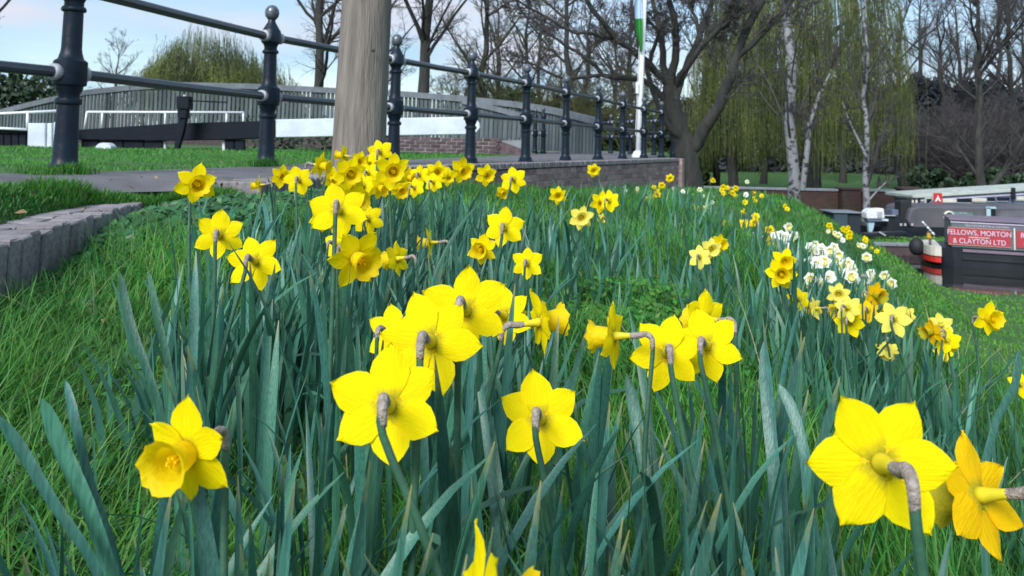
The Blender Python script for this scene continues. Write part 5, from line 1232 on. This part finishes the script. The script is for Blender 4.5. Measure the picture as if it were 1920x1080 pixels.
# ------------------------------------------------------------ leaves
def clump(x, y, n, L, label, spread=.05, group='daffodil leaf clumps'):
    z = H(x, y) - .01; root = empty('daffodil_leaf_clump', (x, y, z), label, 'leaf clump', group)
    for i in range(n):
        a = random.uniform(0, 6.28); r_ = spread * math.sqrt(random.random()); b_ = Vector((x + r_ * math.cos(a), y + r_ * math.sin(a), z))
        add_leaf(root, b_, L * random.uniform(.72, 1.12), a - math.pi / 2 + random.uniform(-.5, .5), random.choice([0, 0, 1, 2, 2, 3, 4, 5, 5, 7, 7, 6, 8]))
def zone(px, py):
    """is this picture column/row inside the leafy areas"""
    if px < 330: return py > 720
    if px < 1000: return True
    if px < 1090: return py > 600
    if px < 1330: return py > 690
    if px < 1500: return py > 620
    if px < 1570: return py > 740
    if px < 1850: return py > 960
    return False
rs = random.Random(44); cnt = 0; tries = 0
LAB = ['upright blue green daffodil leaves in the lower left foreground', 'upright blue green daffodil leaves below the central bunch of blooms', 'blue green daffodil leaves in the lower foreground right of centre', 'blue green daffodil leaves in the middle distance behind the central bunch']
while cnt < 118 and tries < 6000:
    tries += 1; y = rs.uniform(.42, 2.1); xw = y * .70; x = rs.uniform(-.48 * y - .05, xw); px, py = proj((x, y, H(x, y) + .1))
    if not zone(*proj((x, y, H(x, y) + .29))): continue
    if y > 1.2 and rs.random() > .55: continue
    if not (-50 < px < 2000): continue
    s, _ = wall_dist(np.array([x]), np.array([y]))
    if s[0] < .3: continue
    L = rs.uniform(.25, .35); tx, ty = proj((x, y, H(x, y) + L)) 
    if px < 560 and ty < 560 and y < 1.2 and rs.random() < .5: L *= .8
    k = 3 if y > 1.3 else (0 if px < 600 else (1 if px < 1080 else 2))
    clump(x, y, rs.choice([4, 5, 6, 7]), L * (.92 if y < .7 else 1), LAB[k], group=LAB[k]); cnt += 1
# individually traced foreground leaves
def hand_leaf(pts, width, label):
    P = [pix(a, b_, d) for a, b_, d in pts]; fine = []
    for i in range(len(P) - 1):
        for k in range(4):
            t = k / 4; p0, p1, p2, p3 = P[max(i - 1, 0)], P[i], P[i + 1], P[min(i + 2, len(P) - 1)]
            fine.append(.5 * ((2 * p1) + (p2 - p0) * t + (2 * p0 - 5 * p1 + 4 * p2 - p3) * t * t + (3 * p1 - p0 - 3 * p2 + p3) * t ** 3))
    fine.append(P[-1]); n = len(fine); base = fine[-1]; gz = H(base.x, base.y)
    if base.z > gz: fine.append(Vector((base.x + .01, base.y, gz - .01))); n += 1
    vs = []
    for i, p in enumerate(fine):
        t = i / (n - 1); tg = (fine[min(i + 1, n - 1)] - fine[max(i - 1, 0)]).normalized(); sd_ = tg.cross(Vector((.25 * math.sin(t * 2), 1, .1))).normalized(); nr = sd_.cross(tg)
        w = width * .5 * min(1, (t * 5.0) ** .6 + .06) * (1 - .25 * t); vs += [p - sd_ * w + nr * w * .3, p, p + sd_ * w + nr * w * .3]
    fs = []
    for i in range(n - 1): a = i * 3; fs += [(a, a + 1, a + 4, a + 3), (a + 1, a + 2, a + 5, a + 4)]
    me = bpy.data.meshes.new('leaf'); me.from_pydata([tuple(v) for v in vs], [], fs); me.update(); me.shade_smooth()
    root = empty('daffodil_leaf', fine[-1], label, 'leaf'); link('blade', me, M['leaf'], root)
hand_leaf([(78, 748, .62), (110, 840, .62), (160, 950, .61), (205, 1085, .60), (225, 1180, .6)], .0165, 'broad dark leaf rising steeply at the lower left')
hand_leaf([(122, 712, .66), (138, 790, .65), (165, 900, .64), (215, 1050, .62), (235, 1180, .62)], .010, 'narrow pale leaf just behind the broad dark leaf at lower left')
hand_leaf([(-8, 778, .60), (40, 850, .60), (100, 950, .59), (170, 1055, .58), (215, 1180, .58)], .012, 'long leaf crossing the lower left corner toward the right')
hand_leaf([(225, 512, 1.0), (240, 600, .99), (275, 700, .97), (300, 780, .96), (330, 960, .95)], .014, 'tall thin leaf rising above the lower left bloom, leftmost of the two')
hand_leaf([(278, 508, 1.05), (292, 590, 1.04), (315, 690, 1.02), (330, 800, 1.0), (345, 980, 1.0)], .012, 'tall thin leaf rising above the lower left bloom, right of its neighbour')
hand_leaf([(312, 690, .9), (316, 760, .9), (330, 900, .89), (340, 1080, .88)], .014, 'short blunt leaf directly above the lower left bloom')
hand_leaf([(900, 575, 1.2), (905, 700, 1.1), (925, 850, 1.0), (950, 1040, .95)], .015, 'leaf rising under the central bunch')
hand_leaf([(1432, 640, .95), (1440, 760, .93), (1452, 900, .9), (1460, 1090, .88)], .016, 'tall broad leaf right of the close pair')
hand_leaf([(1460, 720, .9), (1490, 780, .88), (1512, 880, .86), (1520, 1060, .85)], .013, 'bent leaf left of the largest daffodil')
hand_leaf([(1175, 700, .95), (1195, 800, .93), (1215, 930, .9), (1235, 1090, .88)], .015, 'leaf below the profile daffodil facing left')
hand_leaf([(492, 375, 1.7), (500, 440, 1.6), (470, 540, 1.5), (455, 700, 1.4)], .014, 'dark leaf crossing in front of the left daffodil')
hand_leaf([(1912, 655, 1.2), (1905, 720, 1.18), (1870, 790, 1.15), (1840, 900, 1.1)], .013, 'dark leaf leaning at the right edge')
# massed leaves farther back
def leaf_mass(name, polys, n, L0, L1, w, label, near=None):
    xs = []; ys = []
    for (cx, cy, rx, ry, k) in polys:
        xs.append(cx + RNG.normal(0, rx, k)); ys.append(cy + RNG.normal(0, ry, k))
    x = np.concatenate(xs); y = np.concatenate(ys); s, _ = wall_dist(x, y); k = s > .06; x, y = x[k], y[k]; n = len(x)
    v, f, r = ribbons(np.stack([x, y, height(x, y) - .01], 1), RNG.uniform(0, 6.28, n), np.abs(RNG.normal(0, .15, n)), RNG.uniform(0, .8, n), RNG.uniform(L0, L1, n), RNG.uniform(.75, 1.25, n) * w, 5, shape=1.3)
    tag(link(name, np_mesh(name, v, f, r, smooth=True), M['leafs']), label, 'leaves', kind='stuff')
polys = []
for c, b_, d in FLOWERS:
    if 1.2 < d: polys.append((b_.x, b_.y, .06 + .015 * d, .07 + .02 * d, int(12 if d < 4 else 4)))
leaf_mass('daffodil_leaves', polys, 0, .14, .25, .012, 'blue green daffodil leaves round the farther blooms')
mid = []
for px, py, d in [(430, 640, 1.35), (500, 600, 1.5), (560, 560, 1.7), (640, 560, 1.6), (700, 540, 1.8), (760, 520, 2.0), (830, 500, 2.1), (900, 500, 2.2), (560, 500, 2.1), (640, 480, 2.4), (800, 450, 2.6), (880, 430, 2.8), (960, 420, 3.0), (1010, 420, 3.2), (730, 430, 2.7),
                  (1090, 465, 2.9), (560, 440, 2.6), (850, 400, 3.3), (1180, 440, 3.4), (1300, 530, 2.6), (1350, 580, 2.2), (1400, 560, 2.4), (1440, 600, 2.0), (1500, 640, 1.9), (1380, 500, 3), (1650, 700, 1.8), (1720, 710, 1.8), (1800, 740, 1.7), (1850, 760, 1.6), (1320, 430, 4.4), (1360, 400, 5.5), (1400, 430, 5), (1240, 400, 5), (1200, 400, 4.5), (1550, 560, 3), (1600, 620, 2.2)]:
    p = pix(px, py, d); mid.append((p.x, p.y, .10 * d / 2, .16 * d / 2, 70 if px < 1000 else 30))
leaf_mass('daffodil_leaves', mid, 0, .13, .25, .014, 'massed blue green daffodil leaves across the middle of the bank')
# ------------------------------------------------------------ grass
def scatter(d0, d1, dens, margin=1.15, x0=-30, x1=2080):
    """random points on the ground inside the view wedge between depths d0 and d1"""
    xa, xb = (x0 - 960) / F * d1 * margin, (x1 - 960) / F * d1 * margin
    n = int((xb - xa) * (d1 - d0) * dens); x = RNG.uniform(xa, xb, n); y = RNG.uniform(d0, d1, n)
    k = (x > (x0 - 960) / F * y * margin - .25) & (x < (x1 - 960) / F * y * margin + .25); return x[k], y[k]
PBa, PNa = np.array(PB), np.array(PN)
def on_path(x, y):
    xl = np.interp(y, PBa[:, 1], PBa[:, 0]); xr = np.interp(y, PNa[:, 1], PNa[:, 0]); return (x > xl) & (x < xr)
def grass(name, bands, m_, label, filt, lean=.35):
    V = []; Fs = []; Rr = []; off = 0
    for d0, d1, dens, l0, l1, w, segs in bands:
        x, y = scatter(d0, d1, dens); s, _ = wall_dist(x, y); k = filt(x, y, s); x, y, s = x[k], y[k], s[k]; n = len(x)
        if not n: continue
        z = height(x, y) - .006
        cl = .75 + .45 * np.sin(x * 3.1 + y * 1.7) * np.sin(y * 2.3 - x * 1.1 + 1) + .2 * np.sin(x * 9 + y * 7)
        L = RNG.uniform(l0, l1, n) * np.clip(cl, .4, 1.3)
        v, f, r = ribbons(np.stack([x, y, z], 1), RNG.uniform(0, 2 * np.pi, n) * .75 + .4 * np.sin(x * 2) , np.abs(RNG.normal(0, lean, n)), RNG.uniform(.4, 2.2, n), L, RNG.uniform(.7, 1.3, n) * w, segs,
                          rnd=np.clip(RNG.normal(.5, .2, n) + .22 * np.sin(x * 4 + y * 2.2) * np.sin(y * 3.1), 0, 1))
        V.append(v); Fs.append(f + off); Rr.append(r); off += len(v)
    o = link(name, np_mesh(name, np.concatenate(V), np.concatenate(Fs), np.concatenate(Rr)), m_); tag(o, label, 'grass', kind='stuff')
EMB = lambda x, y, s: (s > .03) & (s < 4.4 + .5 * np.sin(y * 1.3)) & (height(x, y) > -2.9)
grass('bank_grass', [(.28, 1.6, 9000, .07, .19, .0030, 5), (1.6, 3.2, 5200, .08, .18, .0040, 4), (3.2, 6, 2300, .06, .15, .006, 3), (6, 11, 700, .06, .14, .010, 2), (11, 26, 180, .06, .13, .022, 2)], M['grass'], 'lush tangled grass covering the daffodil bank', EMB)
grass('lawn_grass', [(3.6, 9, 900, .025, .05, .007, 2), (9, 15.5, 260, .03, .06, .016, 2)], M['lawn'], 'short mown lawn between path and lock',
      lambda x, y, s: (s < -.25) & ~on_path(x, y) & (y > 3.4) & (x < 1.3), .3)
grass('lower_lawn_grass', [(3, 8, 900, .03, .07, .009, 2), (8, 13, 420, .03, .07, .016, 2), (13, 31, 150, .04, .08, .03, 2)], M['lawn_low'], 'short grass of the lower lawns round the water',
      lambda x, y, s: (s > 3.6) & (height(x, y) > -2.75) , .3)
# rough verge between path and low wall, tufts on the wall top
n = 14000; t = RNG.random(n); vx = []; vy = []
B = np.array([(-1.98, 1.5), (-1.88, 2.0), (-1.80, 2.4), (-1.79, 2.8), (-1.75, 3.2), (-1.56, 3.43), (-1.31, 3.64), (-1.12, 3.85)])
A2 = np.array([(-1.34, 1.6), (-1.43, 2.0), (-1.50, 2.35), (-1.58, 2.75), (-1.64, 3.15), (-1.44, 3.36), (-1.24, 3.50), (-1.06, 3.65)]); A = A2
ti = t * (len(A) - 1); u = RNG.random(n)
ax = np.interp(ti, range(len(A)), A2[:, 0]); ay = np.interp(ti, range(len(A)), A2[:, 1]); bx = np.interp(ti, range(len(A)), B[:, 0]); by = np.interp(ti, range(len(A)), B[:, 1])
x = ax + (bx - ax) * u; y = ay + (by - ay) * u
x = np.concatenate([x, RNG.normal(-2.14, .06, 1600), RNG.normal(-1.70, .05, 900)]); y = np.concatenate([y, RNG.normal(3.80, .05, 1600), RNG.normal(5.55, .07, 900)]); n = len(x); u = np.concatenate([u, np.full(2500, .4)])
z = np.maximum(height(x, y), -.285) + .02 * np.sin(math.pi * u)
v, f, r = ribbons(np.stack([x, y, z], 1), RNG.uniform(0, 6.28, n), np.abs(RNG.normal(0, .45, n)), RNG.uniform(.3, 1.5, n), RNG.uniform(.03, .075, n) * (.6 + .6 * np.sin(x * 9 + 1) ** 2) * np.where(y < 2.9, .5, .9), RNG.uniform(.7, 1.3, n) * .0045, 3)
tag(link('verge_grass', np_mesh('verge_grass', v, f, r), M['grass']), 'untidy grass verge creeping over the low edging wall', 'grass', kind='stuff')
# verge mound the blades grow from
bm_ = MB(); nseg = 24
vs = []
for i in range(nseg + 1):
    q = i / nseg * (len(A2) - 1)
    for j in range(6):
        uu = j / 5; a_ = np.array([np.interp(q, range(len(A2)), A2[:, k]) for k in (0, 1)]); b_ = np.array([np.interp(q, range(len(A2)), B[:, k]) for k in (0, 1)]); c_ = a_ + (b_ - a_) * uu
        hz = float(height(np.array([c_[0]]), np.array([c_[1]]))[0]); vs.append((c_[0], c_[1], max(hz, -.285) + (.022 * math.sin(math.pi * uu) if 0 < j < 5 else -.03)))
fs = [(i * 6 + j, i * 6 + j + 1, (i + 1) * 6 + j + 1, (i + 1) * 6 + j) for i in range(nseg) for j in range(5)]
tag(bm_.add(vs, fs).build('verge', M['ground'], None, True), kind='structure')
# dry straw blades
n = 260; x, y = scatter(.5, 4, 80); s, _ = wall_dist(x, y); k = s > .1; x, y = x[k][:n], y[k][:n]; n = len(x)
v, f, r = ribbons(np.stack([x, y, height(x, y)], 1), RNG.uniform(0, 6.28, n), RNG.uniform(.2, 1.0, n), RNG.uniform(.3, 1.4, n), RNG.uniform(.15, .30, n), RNG.uniform(.002, .004, n), 5)
tag(link('dry_stalks', np_mesh('dry_stalks', v, f, r), M['straw']), 'pale dry stalks scattered through the bank', 'grass', kind='stuff')
# low broad leaved weeds and ivy
def leaf_cloud(name, cx, cy, rx, ry, n, size, hgt, m_, label, cat, zoff=0):
    x = cx + RNG.normal(0, rx, n); y = cy + RNG.normal(0, ry, n); z = height(x, y) + RNG.random(n) * hgt * np.exp(-((x - cx) / rx / 2) ** 2 - ((y - cy) / ry / 2) ** 2) + zoff
    s, _ = wall_dist(x, y); k = (s > .01) & (y > .8); x, y, z = x[k], y[k], z[k]; n = len(x)
    c = np.stack([x, y, z], 1); nn = np.stack([RNG.normal(0, .5, n), RNG.normal(-.5, .5, n), np.ones(n)], 1); nn /= np.linalg.norm(nn, axis=1, keepdims=True)
    a = np.cross(nn, RNG.normal(0, 1, (n, 3))); a /= np.linalg.norm(a, axis=1, keepdims=True); b_ = np.cross(nn, a); sz = size * RNG.uniform(.5, 1.2, (n, 1))
    V = np.stack([c - a * sz, c - a * sz * .2 - b_ * sz * .7, c + a * sz * 1.1, c - a * sz * .2 + b_ * sz * .7], 1).reshape(-1, 3)
    tag(link(name, np_mesh(name, V, np.arange(4 * n).reshape(-1, 4), np.repeat(RNG.random(n), 4)), m_), label, cat, kind='stuff')
leaf_cloud('ivy', -1.22, 3.15, .22, .38, 5200, .022, .13, M['ivy'], 'dark ivy tangle at the end of the low wall', 'ivy')
leaf_cloud('ivy', -.95, 3.6, .15, .4, 2500, .020, .10, M['ivy'], 'ivy patch continuing along the path edge', 'ivy')
leaf_cloud('weeds', -.62, .95, .25, .4, 1500, .016, .05, M['ivy'], 'low broad leaved weeds in the left grass', 'weeds')
leaf_cloud('feathery_weeds', .40, 2.15, .16, .30, 5000, .010, .13, M['grass'], 'feathery green weeds in the middle of the bank', 'weeds')

# last year's leaves and bits of litter lying on path, verge and bank
n = 420; x = np.concatenate([RNG.uniform(-2.3, -1.0, 130), RNG.uniform(-1.2, 2.4, 290)]); y = np.concatenate([RNG.uniform(2.4, 9, 130), RNG.uniform(.7, 5, 290)])
z = np.maximum(height(x, y), np.where(x < -1, -.205, -9)) + .016
c = np.stack([x, y, z], 1); a = RNG.uniform(0, 6.28, n); tz = RNG.normal(0, .3, n)
d1 = np.stack([np.cos(a), np.sin(a), tz], 1); d2 = np.stack([-np.sin(a), np.cos(a), RNG.normal(0, .3, n)], 1); sz = RNG.uniform(.006, .016, (n, 1))
V = np.stack([c - d1 * sz, c - d2 * sz * .55 + [0, 0, .003], c + d1 * sz * 1.2, c + d2 * sz * .5 + [0, 0, .004]], 1).reshape(-1, 3)
tag(link('fallen_leaves', np_mesh('fallen_leaves', V, np.arange(4 * n).reshape(-1, 4), np.repeat(RNG.random(n), 4)), mat('withered brown leaf', (.16, .085, .04), .85, (.26, .18, .09), 30, 3, var=.5, attr='rnd')), 'withered brown leaves lying on the bank and path', 'litter', kind='stuff')
